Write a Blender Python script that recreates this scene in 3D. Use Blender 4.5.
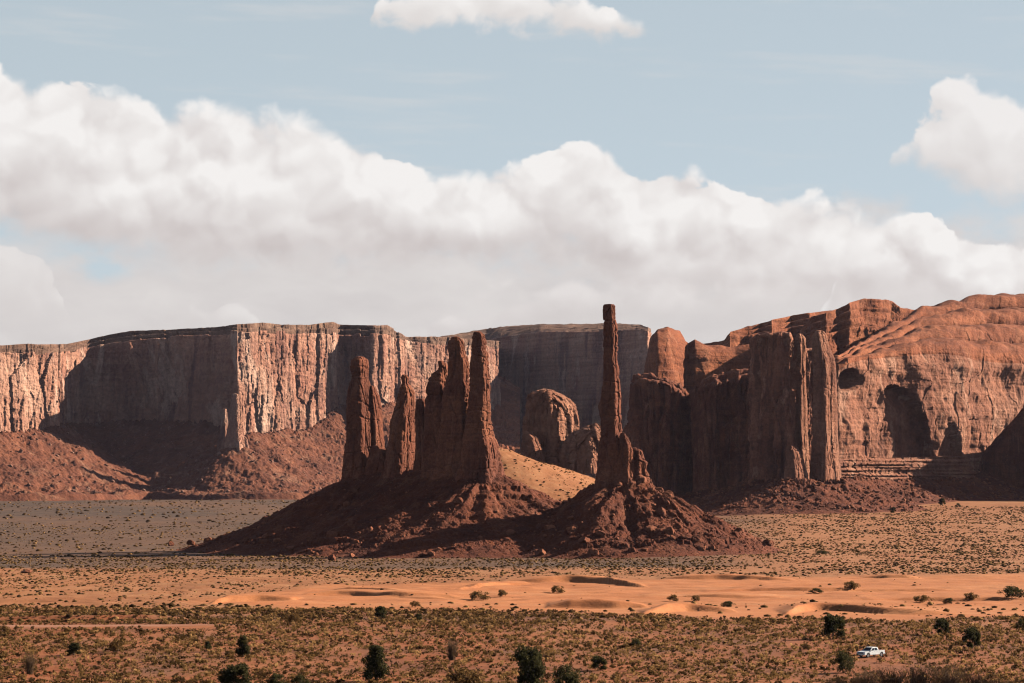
import bpy, bmesh, math, random
import numpy as np
from mathutils import Vector, Matrix

random.seed(7)
RNG = np.random.default_rng(11)
SC = bpy.context.scene
COL = SC.collection
for _o in list(bpy.data.objects):
    bpy.data.objects.remove(_o)

# ------------------------------------------------------------------ camera, sky, sun, exposure
F = 2418.0            # focal length in pixels of a 1024 wide frame (85 mm on a 36 mm sensor)
HC = 45.0             # eye height over the valley plain
YH = 470.0            # row of the horizon
CX = 512.0
cam_d = bpy.data.cameras.new('camera')
cam_d.lens = 36.0 * F / 1024.0
cam_d.sensor_width = 36.0
cam_d.shift_y = (YH - 341.5) / 1024.0
cam_d.clip_start = 1.0
cam_d.clip_end = 200000.0
cam = bpy.data.objects.new('camera', cam_d)
COL.objects.link(cam)
cam.location = (0, 0, HC)
cam.rotation_euler = (math.radians(90), 0, 0)
SC.camera = cam

SUN_EL = math.radians(25.5)
SUN_BEHIND = math.radians(23.0)          # how far the sun stands behind the scene, from due right
SUN = Vector((math.cos(SUN_EL) * math.cos(SUN_BEHIND), math.cos(SUN_EL) * math.sin(SUN_BEHIND), math.sin(SUN_EL)))
EXPOSURE = 1.22
SKY_STRENGTH = 0.05
SUN_STRENGTH = 5.0
SC.view_settings.view_transform = 'Standard'
SC.view_settings.look = 'None'
SC.view_settings.exposure = EXPOSURE
SC.view_settings.gamma = 1.0
SC.view_settings.use_curve_mapping = False
SC.render.engine = 'CYCLES'
SC.cycles.use_denoising = True
SC.cycles.denoising_input_passes = 'RGB_ALBEDO_NORMAL'
SC.cycles.denoising_prefilter = 'ACCURATE'
SC.cycles.pixel_filter_type = 'BLACKMAN_HARRIS'
SC.cycles.filter_width = 1.15
SC.cycles.max_bounces = 5
SC.cycles.diffuse_bounces = 0
SC.cycles.glossy_bounces = 2
SC.cycles.volume_bounces = 1
SC.cycles.transparent_max_bounces = 6
SC.cycles.use_adaptive_sampling = True
SC.cycles.adaptive_threshold = 0.01
SC.cycles.sample_clamp_indirect = 4.0

sd = bpy.data.lights.new('sun', 'SUN')
sd.energy = SUN_STRENGTH
sd.angle = math.radians(0.5)
sd.color = (1.0, 0.87, 0.72)
so = bpy.data.objects.new('sun', sd)
COL.objects.link(so)
so.rotation_euler = SUN.to_track_quat('Z', 'Y').to_euler()
so.location = (600, 400, 900)


# ------------------------------------------------------------------ small node language
class NT:
    def __init__(self, tree):
        self.t = tree

    def n(self, kind, **props):
        nd = self.t.nodes.new(kind)
        for k, v in props.items():
            setattr(nd, k, v)
        return nd

    def put(self, sock, v):
        if isinstance(v, S):
            v = v.s
        if isinstance(v, bpy.types.NodeSocket):
            self.t.links.new(v, sock)
        elif v is not None:
            if isinstance(v, (tuple, list)) and sock.type == 'RGBA' and len(v) == 3:
                v = (*v, 1.0)
            sock.default_value = v

    def math(self, op, a, b=None, c=None, clamp=False):
        nd = self.n('ShaderNodeMath', operation=op, use_clamp=clamp)
        for i, v in enumerate((a, b, c)):
            if v is not None:
                self.put(nd.inputs[i], v)
        return S(self, nd.outputs[0])

    def vec(self, x, y, z):
        nd = self.n('ShaderNodeCombineXYZ')
        for i, v in enumerate((x, y, z)):
            self.put(nd.inputs[i], v)
        return S(self, nd.outputs[0])

    def sep(self, v):
        nd = self.n('ShaderNodeSeparateXYZ')
        self.put(nd.inputs[0], v)
        return [S(self, o) for o in nd.outputs]

    def vmul(self, v, k):
        nd = self.n('ShaderNodeVectorMath', operation='MULTIPLY')
        self.put(nd.inputs[0], v)
        self.put(nd.inputs[1], k)
        return S(self, nd.outputs[0])

    def vadd(self, v, k):
        nd = self.n('ShaderNodeVectorMath', operation='ADD')
        self.put(nd.inputs[0], v)
        self.put(nd.inputs[1], k)
        return S(self, nd.outputs[0])

    def noise(self, v, scale=1.0, detail=4.0, rough=0.55, lac=2.0, dist=0.0, dim='3D'):
        nd = self.n('ShaderNodeTexNoise', noise_dimensions=dim)
        self.put(nd.inputs['Vector'], v)
        nd.inputs['Scale'].default_value = scale
        nd.inputs['Detail'].default_value = detail
        nd.inputs['Roughness'].default_value = rough
        nd.inputs['Lacunarity'].default_value = lac
        nd.inputs['Distortion'].default_value = dist
        return S(self, nd.outputs['Fac'])

    def voro(self, v, scale=1.0, feature='F1', out='Distance', smooth=None, detail=0.0, dim='3D'):
        nd = self.n('ShaderNodeTexVoronoi', feature=feature, voronoi_dimensions=dim)
        self.put(nd.inputs['Vector'], v)
        nd.inputs['Scale'].default_value = scale
        if 'Detail' in nd.inputs:
            nd.inputs['Detail'].default_value = detail
        if smooth is not None:
            nd.inputs['Smoothness'].default_value = smooth
        return S(self, nd.outputs[out])

    def sstep(self, v, lo, hi, a=0.0, b=1.0):
        nd = self.n('ShaderNodeMapRange', interpolation_type='SMOOTHSTEP')
        self.put(nd.inputs[0], v)
        self.put(nd.inputs[1], lo)
        self.put(nd.inputs[2], hi)
        self.put(nd.inputs[3], a)
        self.put(nd.inputs[4], b)
        return S(self, nd.outputs[0])

    def mix(self, f, a, b, blend='MIX'):
        nd = self.n('ShaderNodeMix', data_type='RGBA', blend_type=blend)
        self.put(nd.inputs['Factor'], f)
        self.put(nd.inputs[6], a)
        self.put(nd.inputs[7], b)
        return S(self, nd.outputs[2])

    def ramp(self, f, stops, interp='LINEAR'):
        nd = self.n('ShaderNodeValToRGB')
        cr = nd.color_ramp
        cr.interpolation = interp
        while len(cr.elements) < len(stops):
            cr.elements.new(0.5)
        for e, (p, c) in zip(cr.elements, stops):
            e.position = p
            e.color = (*c, 1.0) if len(c) == 3 else c
        self.put(nd.inputs[0], f)
        return S(self, nd.outputs[0])

    def curve(self, f, pts):
        nd = self.n('ShaderNodeFloatCurve')
        c = nd.mapping.curves[0]
        while len(c.points) < len(pts):
            c.points.new(0.5, 0.5)
        for p, (x, y) in zip(c.points, pts):
            p.location = (x, y)
            p.handle_type = 'AUTO'
        nd.mapping.update()
        self.put(nd.inputs['Value'], f)
        return S(self, nd.outputs[0])


class S:
    def __init__(self, nt, s):
        self.nt, self.s = nt, s

    def __add__(self, o): return self.nt.math('ADD', self, o)
    def __radd__(self, o): return self.nt.math('ADD', o, self)
    def __sub__(self, o): return self.nt.math('SUBTRACT', self, o)
    def __rsub__(self, o): return self.nt.math('SUBTRACT', o, self)
    def __mul__(self, o): return self.nt.math('MULTIPLY', self, o)
    def __rmul__(self, o): return self.nt.math('MULTIPLY', o, self)
    def __truediv__(self, o): return self.nt.math('DIVIDE', self, o)
    def clamp(self): return self.nt.math('ADD', self, 0.0, clamp=True)
    def abs(self): return self.nt.math('ABSOLUTE', self)


# ------------------------------------------------------------------ world: clear sky with cloud banks
def build_world():
    w = bpy.data.worlds.new('World')
    SC.world = w
    w.cycles.sampling_method = 'MANUAL'
    w.cycles.sample_map_resolution = 256
    w.use_nodes = True
    t = w.node_tree
    t.nodes.clear()
    N = NT(t)
    out = N.n('ShaderNodeOutputWorld')
    bg = N.n('ShaderNodeBackground')
    bg.inputs['Strength'].default_value = SKY_STRENGTH
    t.links.new(bg.outputs[0], out.inputs[0])
    sky = N.n('ShaderNodeTexSky')
    sky.sky_type = 'NISHITA'
    sky.sun_disc = False
    sky.sun_elevation = SUN_EL
    sky.sun_rotation = math.atan2(SUN.x, SUN.y)
    sky.altitude = 3000
    sky.air_density = 0.6
    sky.dust_density = 0.5
    sky.ozone_density = 1.0
    hs = N.n('ShaderNodeHueSaturation')
    N.put(hs.inputs['Color'], sky.outputs[0])
    hs.inputs['Saturation'].default_value = 0.62
    hs.inputs['Value'].default_value = 1.0
    skyc = S(N, hs.outputs[0])

    tc = N.n('ShaderNodeTexCoord')
    x, y, z = N.sep(tc.outputs['Generated'])
    az = N.math('ARCTAN2', x, y) * (180 / math.pi)                  # degrees right of north
    el = N.math('ARCSINE', z) * (180 / math.pi)                     # degrees over the horizon
    K = F * math.pi / 180

    def A(px): return (px - CX) / K
    def E(py): return (YH - py) / K
    AZ0, AZ1 = A(-500), A(1524)
    azn = ((az - AZ0) / (AZ1 - AZ0)).clamp()
    E1 = E(-40)

    def line(pts):
        return N.curve(azn, [((A(p) - AZ0) / (AZ1 - AZ0), E(q) / E1) for p, q in pts]) * E1

    wob = N.noise(N.vec(az, el, 0.0), 0.9, 3.0, 0.55, dim='2D')
    p = N.vec(az + (wob - 0.5) * 0.9, el * 1.12 + (wob - 0.5) * 0.7, 0.0)

    def puffs(q, sc, det):
        """heaped cloud heads: round cells, higher in the middle"""
        d_ = N.voro(q, sc, 'SMOOTH_F1', 'Distance', smooth=0.25, detail=det, dim='2D')
        return 1.0 - d_ * 1.15

    big = N.noise(N.vec(az, el * 1.2, 0.0), 0.34, 5.0, 0.55, dim='2D')
    heads = puffs(p, 0.50, 2.0)
    headsl = puffs(N.vadd(p, (0.24, 0.40, 0.0)), 0.50, 2.0)
    fine = N.noise(p, 2.2, 5.0, 0.6, dim='2D')
    soft = N.noise(N.vec(az + 40.0, el, 0.0), 0.55, 2.0, 0.5, dim='2D')
    relief = (heads - headsl) * 0.80 + (fine - 0.5) * 0.10

    WHITE = (0.90, 0.875, 0.86)
    GREY = (0.60, 0.55, 0.54)
    LOW = (0.640, 0.600, 0.590)

    kk = 1.0 / SKY_STRENGTH / (2 ** EXPOSURE)
    def lum(c): return tuple(v * kk for v in c)

    # pale veil added to brighten the sky in view; overhead stays dark
    base = N.mix(N.sstep(el, 0.0, 20.0, 0.82, 0.66), skyc, lum((0.565, 0.66, 0.70)))
    st = N.noise(N.vec(az * 0.16, el * 1.5 + az * 0.05, 0.0), 0.8, 4.0, 0.6, dim='2D')
    base = N.mix(N.sstep(st, 0.52, 0.80, 0.0, 0.40), base, lum((0.70, 0.69, 0.685)))

    # low veil of stratus towards the horizon, with a blue hole at the left
    vn = N.noise(N.vec(az, el * 1.7, 0.0), 0.45, 5.0, 0.58, dim='2D')
    hole = N.math('EXPONENT', ((az - A(100)) * (az - A(100)) * 0.55 + (el - E(268)) * (el - E(268)) * 2.6) * -1.0)
    vd = (E(225) - el) * 0.8 + (vn - 0.5) * 3.0 + 0.35 - hole * (0.9 + (vn - 0.5) * 8.0)
    veil_d = N.sstep(vd, -0.2, 1.2, 0.0, 0.95)
    strat = N.noise(N.vec(az * 0.55, el * 1.7 + wob, 0.0), 0.62, 4.0, 0.55, dim='2D')
    veil_c = N.mix((strat * 1.7 - 0.40).clamp(), lum(LOW), lum((0.745, 0.705, 0.685)))
    c = N.mix(veil_d, base, veil_c)

    def bank(c, top, base_, amp=1.0, hi=WHITE, lo=GREY, gain=1.0, keep=1.0, knee=0.62, flat=0.35):
        T, B = line(top), line(base_)
        dt = (T - el) + (big - 0.5) * 0.70 * amp + (heads - 0.52) * 1.15 * amp + (fine - 0.5) * 0.32
        db = (el - B) + (soft - 0.5) * 0.9 + (fine - 0.5) * 0.5 + (heads - 0.5) * 0.35
        dt = N.math('MINIMUM', dt, (T - el) * 3.0 + 1.1)
        d1 = N.sstep(dt, 0.0, N.sstep(soft, 0.35, 0.70, 0.10, 0.55))
        d2 = N.sstep(db, -flat, flat)
        hrel = (el - B + (big - 0.5) * 0.9) / N.math('MAXIMUM', T - B, 0.4)
        sh = (N.sstep(hrel, -0.05, knee, 0.0, 0.80) + relief * gain * N.sstep(hrel, 0.0, 0.5, 0.45, 1.0) + 0.06).clamp()
        return N.mix(d1 * d2 * keep, c, N.mix(sh, lum(lo), lum(hi)))

    # scattered low heaps, the second bank on the right half, the great bank, then the single clouds
    c = bank(c, [(-500, 255), (-60, 245), (20, 243), (60, 258), (100, 318), (150, 292), (215, 280), (262, 300), (330, 312), (420, 330), (1524, 470)],
             [(-500, 360), (400, 360), (450, 420), (1524, 480)], amp=1.0, lo=(0.64, 0.60, 0.59), hi=(0.79, 0.755, 0.74), keep=0.80)
    c = bank(c, [(-500, 470), (60, 470), (280, 340), (420, 308), (560, 268), (700, 262), (850, 250), (960, 236), (1040, 225), (1250, 230), (1524, 250)],
             [(-500, 480), (280, 350), (560, 330), (850, 318), (1524, 330)], amp=0.9, lo=(0.63, 0.59, 0.58), hi=(0.79, 0.75, 0.735), keep=0.80)
    c = bank(c, [(-500, 85), (-80, 60), (40, 68), (85, 77), (120, 90), (180, 95), (255, 106), (330, 112), (375, 134), (430, 150), (515, 154), (545, 144), (575, 134),
                 (605, 142), (632, 158), (680, 160), (745, 182), (800, 196), (870, 190), (910, 206), (960, 226), (1010, 238), (1150, 250), (1524, 300)],
             [(-500, 255), (0, 228), (110, 252), (230, 264), (420, 266), (560, 258), (640, 284), (760, 296), (900, 302), (1010, 318), (1150, 345), (1524, 380)], amp=0.58)
    c = bank(c, [(-500, 470), (700, 470), (820, 300), (872, 190), (892, 132), (925, 96), (965, 80), (1010, 82), (1100, 80), (1300, 90), (1524, 150)],
             [(-500, 480), (700, 480), (820, 320), (862, 215), (892, 170), (925, 184), (1010, 205), (1100, 190), (1300, 180), (1524, 190)], amp=0.8, lo=(0.69, 0.655, 0.645), hi=(0.86, 0.835, 0.825))
    c = bank(c, [(-500, 60), (300, 60), (358, 40), (375, 6), (420, -20), (560, -24), (600, 2), (645, 22), (680, 60), (900, 60), (1524, 60)],
             [(-500, 10), (300, 10), (370, 28), (430, 36), (600, 36), (650, 36), (690, 10), (1524, 10)], amp=0.6, lo=(0.70, 0.665, 0.65), flat=0.2)
    north = N.sstep(az.abs(), 30.0, 60.0, 1.0, 0.0) * N.sstep(el, 16.0, 30.0, 1.0, 0.0)  # veil and clouds end outside the view, keeping the fill light low
    c = N.mix(north, skyc, c)
    N.put(bg.inputs['Color'], c)


build_world()


# ------------------------------------------------------------------ numpy noise
_perm = np.random.default_rng(5).permutation(256).astype(np.int64)
PERM = np.concatenate([_perm, _perm])
_ga = np.random.default_rng(6).normal(size=(256, 3))
GRAD = _ga / np.linalg.norm(_ga, axis=1, keepdims=True)


def pn(x, y, z):
    x, y, z = np.broadcast_arrays(np.asarray(x, float), np.asarray(y, float), np.asarray(z, float))
    xi, yi, zi = np.floor(x).astype(np.int64), np.floor(y).astype(np.int64), np.floor(z).astype(np.int64)
    xf, yf, zf = x - xi, y - yi, z - zi
    u, v, w = (t * t * t * (t * (t * 6 - 15) + 10) for t in (xf, yf, zf))
    r = np.zeros_like(xf)
    for dx in (0, 1):
        for dy in (0, 1):
            for dz in (0, 1):
                h = PERM[(PERM[(PERM[(xi + dx) & 255] + yi + dy) & 255] + zi + dz) & 255]
                g = GRAD[h]
                d = g[..., 0] * (xf - dx) + g[..., 1] * (yf - dy) + g[..., 2] * (zf - dz)
                r += d * (u if dx else 1 - u) * (v if dy else 1 - v) * (w if dz else 1 - w)
    return r * 1.6


def fbm(x, y, z, oct=4, gain=0.5, lac=2.03):
    a, s, r = 1.0, 0.0, 0.0
    for i in range(oct):
        r = r + a * pn(x + i * 17.3, y + i * 9.1, z + i * 5.7)
        s += a
        a *= gain
        x, y, z = x * lac, y * lac, z * lac
    return r / s


def bil(x, y, z, oct=3, gain=0.5):
    a, s, r = 1.0, 0.0, 0.0
    for i in range(oct):
        r = r + a * np.abs(pn(x + i * 13.3, y + i * 7.1, z + i * 3.7))
        s += a
        a *= gain
        x, y, z = x * 2.1, y * 2.1, z * 2.1
    return r / s * 2.0


JIT = np.random.default_rng(8).random((256, 4))


def cells(x, y, z):
    """cell value 0..1 and distance to the cell border of a 3-d cell pattern"""
    x, y, z = np.broadcast_arrays(np.asarray(x, float), np.asarray(y, float), np.asarray(z, float))
    xi, yi, zi = np.floor(x).astype(np.int64), np.floor(y).astype(np.int64), np.floor(z).astype(np.int64)
    f1 = np.full(x.shape, 1e9)
    f2 = np.full(x.shape, 1e9)
    val = np.zeros(x.shape)
    for dx in (-1, 0, 1):
        for dy in (-1, 0, 1):
            for dz in (-1, 0, 1):
                h = PERM[(PERM[(PERM[(xi + dx) & 255] + yi + dy) & 255] + zi + dz) & 255]
                j = JIT[h]
                d = (xi + dx + j[..., 0] - x) ** 2 + (yi + dy + j[..., 1] - y) ** 2 + (zi + dz + j[..., 2] - z) ** 2
                near = d < f1
                f2 = np.where(near, f1, np.minimum(f2, d))
                val = np.where(near, j[..., 3], val)
                f1 = np.where(near, d, f1)
    return val, np.sqrt(f2) - np.sqrt(f1)


def sst(v, a, b):
    t = np.clip((v - a) / (b - a), 0, 1)
    return t * t * (3 - 2 * t)


# ------------------------------------------------------------------ mesh helpers
def tag(o, label=None, cat=None, group=None, kind=None):
    if label: o['label'] = label
    if cat: o['category'] = cat
    if group: o['group'] = group
    if kind: o['kind'] = kind
    return o


def empty(name, loc, label=None, cat=None, group=None):
    o = bpy.data.objects.new(name, None)
    o.empty_display_size = 1.0
    COL.objects.link(o)
    o.location = loc
    return tag(o, label, cat, group)


def mesh_np(name, V, Fq, smooth=False, attrs=None):
    """V (n,3); Fq (m,4) or (m,3) index array"""
    me = bpy.data.meshes.new(name)
    V = np.ascontiguousarray(V, dtype=np.float32)
    Fq = np.ascontiguousarray(Fq, dtype=np.int32)
    k = Fq.shape[1]
    me.vertices.add(len(V))
    me.vertices.foreach_set('co', V.ravel())
    me.loops.add(Fq.size)
    me.loops.foreach_set('vertex_index', Fq.ravel())
    me.polygons.add(len(Fq))
    me.polygons.foreach_set('loop_start', np.arange(0, Fq.size, k, dtype=np.int32))
    me.polygons.foreach_set('loop_total', np.full(len(Fq), k, dtype=np.int32))
    me.polygons.foreach_set('use_smooth', np.full(len(Fq), smooth, dtype=bool))
    for an, av in (attrs or {}).items():
        a = me.attributes.new(an, 'FLOAT', 'POINT')
        a.data.foreach_set('value', np.ascontiguousarray(av, dtype=np.float32).ravel())
    me.update(calc_edges=True)
    me.validate()
    return me


def obj(name, me, mat, parent=None, loc=(0, 0, 0)):
    o = bpy.data.objects.new(name, me)
    COL.objects.link(o)
    o.location = loc
    if mat is not None and not me.materials:
        me.materials.append(mat)
    if parent is not None:
        o.parent = parent
    return o


def grid_faces(nu, nv, wrap=False):
    i = np.arange(nu if wrap else nu - 1)
    j = np.arange(nv - 1)
    I, J = np.meshgrid(i, j, indexing='ij')
    I2 = (I + 1) % nu
    return np.stack([I * nv + J, I2 * nv + J, I2 * nv + J + 1, I * nv + J + 1], -1).reshape(-1, 4)


def wx(px, d): return (px - CX) / F * d
def wz(py, d): return HC - (py - YH) / F * d


# ------------------------------------------------------------------ ground shape
_DL = np.array([0, 370, 400, 470, 560, 720, 1000, 1250, 1600, 2300, 3900, 6000, 20000.])
_ZL = np.array([2, 34.8, 35.3, 35.2, 36.0, 38.9, 43.4, 46.5, 49.2, 48.5, 48.5, 52, 60.])
_DR = np.array([0, 370, 400, 470, 560, 720, 1000, 1200, 1450, 1700, 2000, 2250, 3000, 20000.])
_ZR = np.array([2, 34.8, 35.3, 35.2, 36.0, 38.9, 43.4, 44.8, 45.0, 41.8, 36.5, 29, 28, 60.])


def ground_depth(x, y):
    d = np.abs(y) + 0.0
    d = np.maximum(d, 0.0)
    px = CX + x / np.maximum(d, 300.0) * F
    w = sst(px, 470, 830)
    return (1 - w) * np.interp(d, _DL, _ZL) + w * np.interp(d, _DR, _ZR)


def G(x, y):
    x = np.asarray(x, float)
    y = np.asarray(y, float)
    z = HC - ground_depth(x, y)
    d = np.abs(y)
    amp = np.interp(d, [0, 200, 500, 1000, 2000, 4000], [0.0, 0.3, 0.5, 0.7, 1.2, 1.5])
    z = z + amp * fbm(x / 60.0, y / 60.0, 0.3, 3) + 0.12 * fbm(x / 7.0, y / 7.0, 4.3, 2)
    rp = sst(d, 640, 700) * (1 - sst(d, 980, 1040))
    z = z + rp * (0.9 * (0.5 - bil(x / 34.0, y / 26.0 + 0.3 * fbm(x / 50., 0, 1., 2), 3.0, 2)) + 0.22 * fbm(x / 8., y / 6., 2.0, 2))
    return z + dune(x, y)


# dunes: ridges with a gentle back and a steep lee face towards the camera and the left
# (pixel column, distance, height) along each crest
DUNES = [
    ([(500, 905, 0.25), (535, 900, 1.79), (570, 905, 2.48), (605, 895, 2.21), (628, 860, 1.52), (650, 840, 0.25)], 7.0, 60.0),
    ([(660, 930, 0.24), (690, 925, 1.52), (730, 925, 1.91), (770, 915, 1.05), (800, 905, 0.24)], 5.0, 60.0),
    ([(330, 790, 0.24), (350, 792, 1.52), (375, 785, 1.52), (400, 770, 0.93), (425, 765, 0.24)], 5.0, 40.0),
    ([(400, 745, 0.24), (432, 742, 0.81), (460, 738, 0.24)], 4.0, 30.0),
    ([(545, 664, 0.24), (570, 666, 2.11), (600, 666, 2.30), (630, 664, 1.52), (650, 660, 0.34)], 5.5, 50.0),
    ([(640, 616, 0.34), (668, 636, 2.11), (690, 644, 1.91), (720, 636, 1.17), (740, 631, 0.24)], 6.0, 40.0),
    ([(785, 616, 0.25), (798, 636, 1.65), (815, 648, 1.92), (840, 644, 1.79), (880, 631, 1.65), (930, 626, 1.10), (960, 624, 0.25)], 11.0, 45.0),
    ([(860, 955, 0.12), (885, 950, 1.52), (905, 948, 1.51), (925, 950, 0.12)], 6.0, 40.0),
    ([(205, 690, 0.34), (225, 712, 1.63), (260, 720, 1.52), (300, 716, 0.70)], 8.0, 40.0),
    ([(455, 800, 0.24), (480, 845, 1.05), (505, 870, 1.40), (530, 880, 0.34)], 5.0, 40.0),
    ([(-60, 575, 0.93), (60, 583, 1.27), (140, 590, 1.17), (190, 596, 0.24)], 6.0, 40.0),
    ([(300, 762, 0.18), (340, 770, 1.07), (400, 752, 1.25), (450, 748, 0.90), (490, 742, 0.18)], 5.0, 40.0),
    ([(700, 800, 0.18), (760, 806, 0.99), (830, 800, 1.17), (900, 806, 0.72), (960, 800, 0.18)], 5.0, 50.0),
    ([(860, 720, 0.18), (920, 728, 1.17), (980, 722, 1.07), (1050, 716, 0.54)], 5.0, 45.0),
    ([(640, 745, 0.18), (690, 752, 0.80), (740, 746, 0.72), (790, 740, 0.18)], 5.0, 40.0),
]
_DUNE_PTS = []
for pts, lee, back in DUNES:
    P = []
    for (a, b) in zip(pts[:-1], pts[1:]):
        n = 14
        for k in range(n):
            t = k / n
            px, d, h = (a[i] * (1 - t) + b[i] * t for i in range(3))
            P.append((wx(px, d), d, h))
    P = np.array(P)
    # smooth the crest line
    for c in range(2):
        q = np.pad(P[:, c], 4, mode='edge')
        P[:, c] = np.convolve(q, np.ones(9) / 9, mode='valid')
    _DUNE_PTS.append((P, lee, back))


def dune(x, y):
    x = np.asarray(x, float)
    y = np.asarray(y, float)
    sh = x.shape
    x = x.ravel()
    y = y.ravel()
    out = np.zeros(x.shape)
    for P, lee, back in _DUNE_PTS:
        m = (y > P[:, 1].min() - lee * 3 - 5) & (y < P[:, 1].max() + back * 2) & (x > P[:, 0].min() - 12) & (x < P[:, 0].max() + 12)
        if not m.any():
            continue
        xs, ys = x[m], y[m]
        o = np.argsort(P[:, 0])
        wig = 3.0 * pn(xs / 18.0, 0.0, 3.3 + lee) + 1.0 * pn(xs / 6.0, 2.0, lee)
        yc = np.interp(xs, P[o, 0], P[o, 1]) + wig
        h = np.interp(xs, P[o, 0], P[o, 2], left=0, right=0)
        e = ys - yc
        fr = sst(1 + e / np.maximum(h * 2.3, 1.6), 0.0, 1.0) ** 0.8
        fb = 1 - sst(e, 0, back)
        r = h * np.where(e < 0, fr, fb)
        out[m] = np.maximum(out[m], r)
    return out.reshape(sh)


def sandmask(x, y):
    """1 on the bare dune sand"""
    d = np.maximum(np.abs(y), 1)
    px = CX + x / d * F
    lo = np.interp(px, [150, 205, 260, 330, 520, 640, 760, 960, 1024, 1400], [720, 700, 664, 655, 634, 606, 590, 592, 606, 620])
    hi = np.interp(px, [150, 205, 250, 330, 450, 520, 640, 760, 900, 1024, 1400], [700, 715, 790, 870, 890, 915, 940, 965, 985, 1010, 1000])
    n = fbm(x / 22.0, y / 40.0, 7.7, 4) * 0.9
    a = (d - lo) / 16.0 + n * 2.6
    b = (hi - d) / 26.0 + n * 1.1
    return sst(np.minimum(a, b), -0.8, 1.1)


def groundhit(px, py):
    d = np.linspace(300, 5000, 4701)
    x = wx(px, d)
    row = YH + (HC - G(x, d)) / d * F
    k = np.argmax(row <= py)
    return float(x[k]), float(d[k])


# ------------------------------------------------------------------ materials
def new_mat(name):
    m = bpy.data.materials.new(name)
    m.use_nodes = True
    m.node_tree.nodes.clear()
    N = NT(m.node_tree)
    out = N.n('ShaderNodeOutputMaterial')
    b = N.n('ShaderNodeBsdfPrincipled')
    m.node_tree.links.new(b.outputs[0], out.inputs[0])
    b.inputs['Specular IOR Level'].default_value = 0.15
    b.inputs['Roughness'].default_value = 0.95
    return m, N, b


def bump(N, b, h, strength, dist):
    nd = N.n('ShaderNodeBump')
    nd.inputs['Strength'].default_value = strength
    nd.inputs['Distance'].default_value = dist
    N.put(nd.inputs['Height'], h)
    N.put(b.inputs['Normal'], nd.outputs[0])


def rock_mat(name, light, mid, dark, size=1.0, strata=0.5, streak=0.5, varnish=(0.12, 0.07, 0.055), bmp=0.6, pale=None):
    m, N, b = new_mat(name)
    g = N.n('ShaderNodeNewGeometry')
    P = S(N, g.outputs['Position'])
    q = N.vmul(P, (1 / size, 1 / size, 1 / size))
    big = N.noise(q, 0.028, 5, 0.62, dist=0.6)
    col = N.ramp(big, [(0.32, dark), (0.50, mid), (0.66, light)])
    # bedding planes of uneven strength
    st = N.noise(N.vmul(q, (0.012, 0.012, 0.22)), 1.0, 4, 0.62, dist=0.25)
    where = N.noise(N.vadd(q, (31.0, 7.0, 3.0)), 0.022, 2, 0.5)
    bed = N.sstep(st, 0.44, 0.60, 0.0, strata) * N.sstep(where, 0.40, 0.58, 0.25, 1.0)
    col = N.mix(bed, col, N.mix(0.5, dark, varnish))
    # curtains of desert varnish and pale fresh scars
    sk = N.noise(N.vmul(q, (0.13, 0.13, 0.014)), 1.0, 5, 0.62, dist=0.5)
    col = N.mix(N.sstep(sk, 0.47, 0.63, 0.0, streak) * N.sstep(where, 0.62, 0.42, 0.3, 1.0), col, varnish)
    sc = N.noise(N.vmul(q, (0.055, 0.055, 0.022)), 1.0, 5, 0.66, dist=0.8)
    col = N.mix(N.sstep(sc, 0.54, 0.64, 0.0, 0.35 + streak * 0.5), col, pale or light)
    fine = N.noise(q, 0.55, 4, 0.68)
    col = N.mix(1.0, col, N.ramp(fine, [(0.28, (0.66, 0.66, 0.66)), (0.72, (1.28, 1.26, 1.24))]), 'MULTIPLY')
    N.put(b.inputs['Base Color'], col)
    bump(N, b, N.noise(q, 0.35, 6, 0.70) + sk * (0.5 * streak), bmp, 2.2 * size)
    return m


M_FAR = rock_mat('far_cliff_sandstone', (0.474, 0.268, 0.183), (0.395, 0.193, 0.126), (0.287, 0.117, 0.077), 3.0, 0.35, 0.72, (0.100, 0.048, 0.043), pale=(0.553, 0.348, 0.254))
M_CAP = rock_mat('caprock_shaded_beds', (0.26, 0.150, 0.100), (0.17, 0.092, 0.062), (0.10, 0.055, 0.038), 1.6, 0.9, 0.1, (0.075, 0.042, 0.03), pale=(0.34, 0.21, 0.145))  # dark tone carries shade of the risers, and plants, in the colour
M_FARTAL = rock_mat('far_talus_shale', (0.204, 0.075, 0.039), (0.155, 0.053, 0.028), (0.102, 0.035, 0.020), 2.0, 0.3, 0.2, (0.077, 0.031, 0.020), pale=(0.268, 0.134, 0.081))
M_DOME = rock_mat('slickrock_sandstone', (0.322, 0.109, 0.048), (0.254, 0.079, 0.034), (0.169, 0.052, 0.024), 1.6, 0.45, 0.25, (0.093, 0.033, 0.021), pale=(0.355, 0.144, 0.075))
M_WALL = rock_mat('varnished_wall_sandstone', (0.40, 0.185, 0.112), (0.31, 0.125, 0.071), (0.20, 0.074, 0.043), 1.6, 0.3, 0.45, (0.11, 0.047, 0.034), pale=(0.46, 0.25, 0.165))
M_BUTTRESS = rock_mat('dull_red_buttress_sandstone', (0.402, 0.156, 0.087), (0.301, 0.110, 0.060), (0.190, 0.065, 0.038), 1.2, 0.35, 0.6, (0.095, 0.038, 0.028), pale=(0.469, 0.212, 0.128))
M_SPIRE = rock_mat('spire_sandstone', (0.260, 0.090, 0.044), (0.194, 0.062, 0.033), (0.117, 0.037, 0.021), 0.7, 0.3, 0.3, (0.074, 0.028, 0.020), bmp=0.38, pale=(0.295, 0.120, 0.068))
M_TALUS = rock_mat('red_shale_talus', (0.186, 0.055, 0.024), (0.134, 0.038, 0.018), (0.086, 0.025, 0.013), 0.7, 0.3, 0.15, (0.065, 0.023, 0.014), pale=(0.235, 0.089, 0.045))
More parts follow.
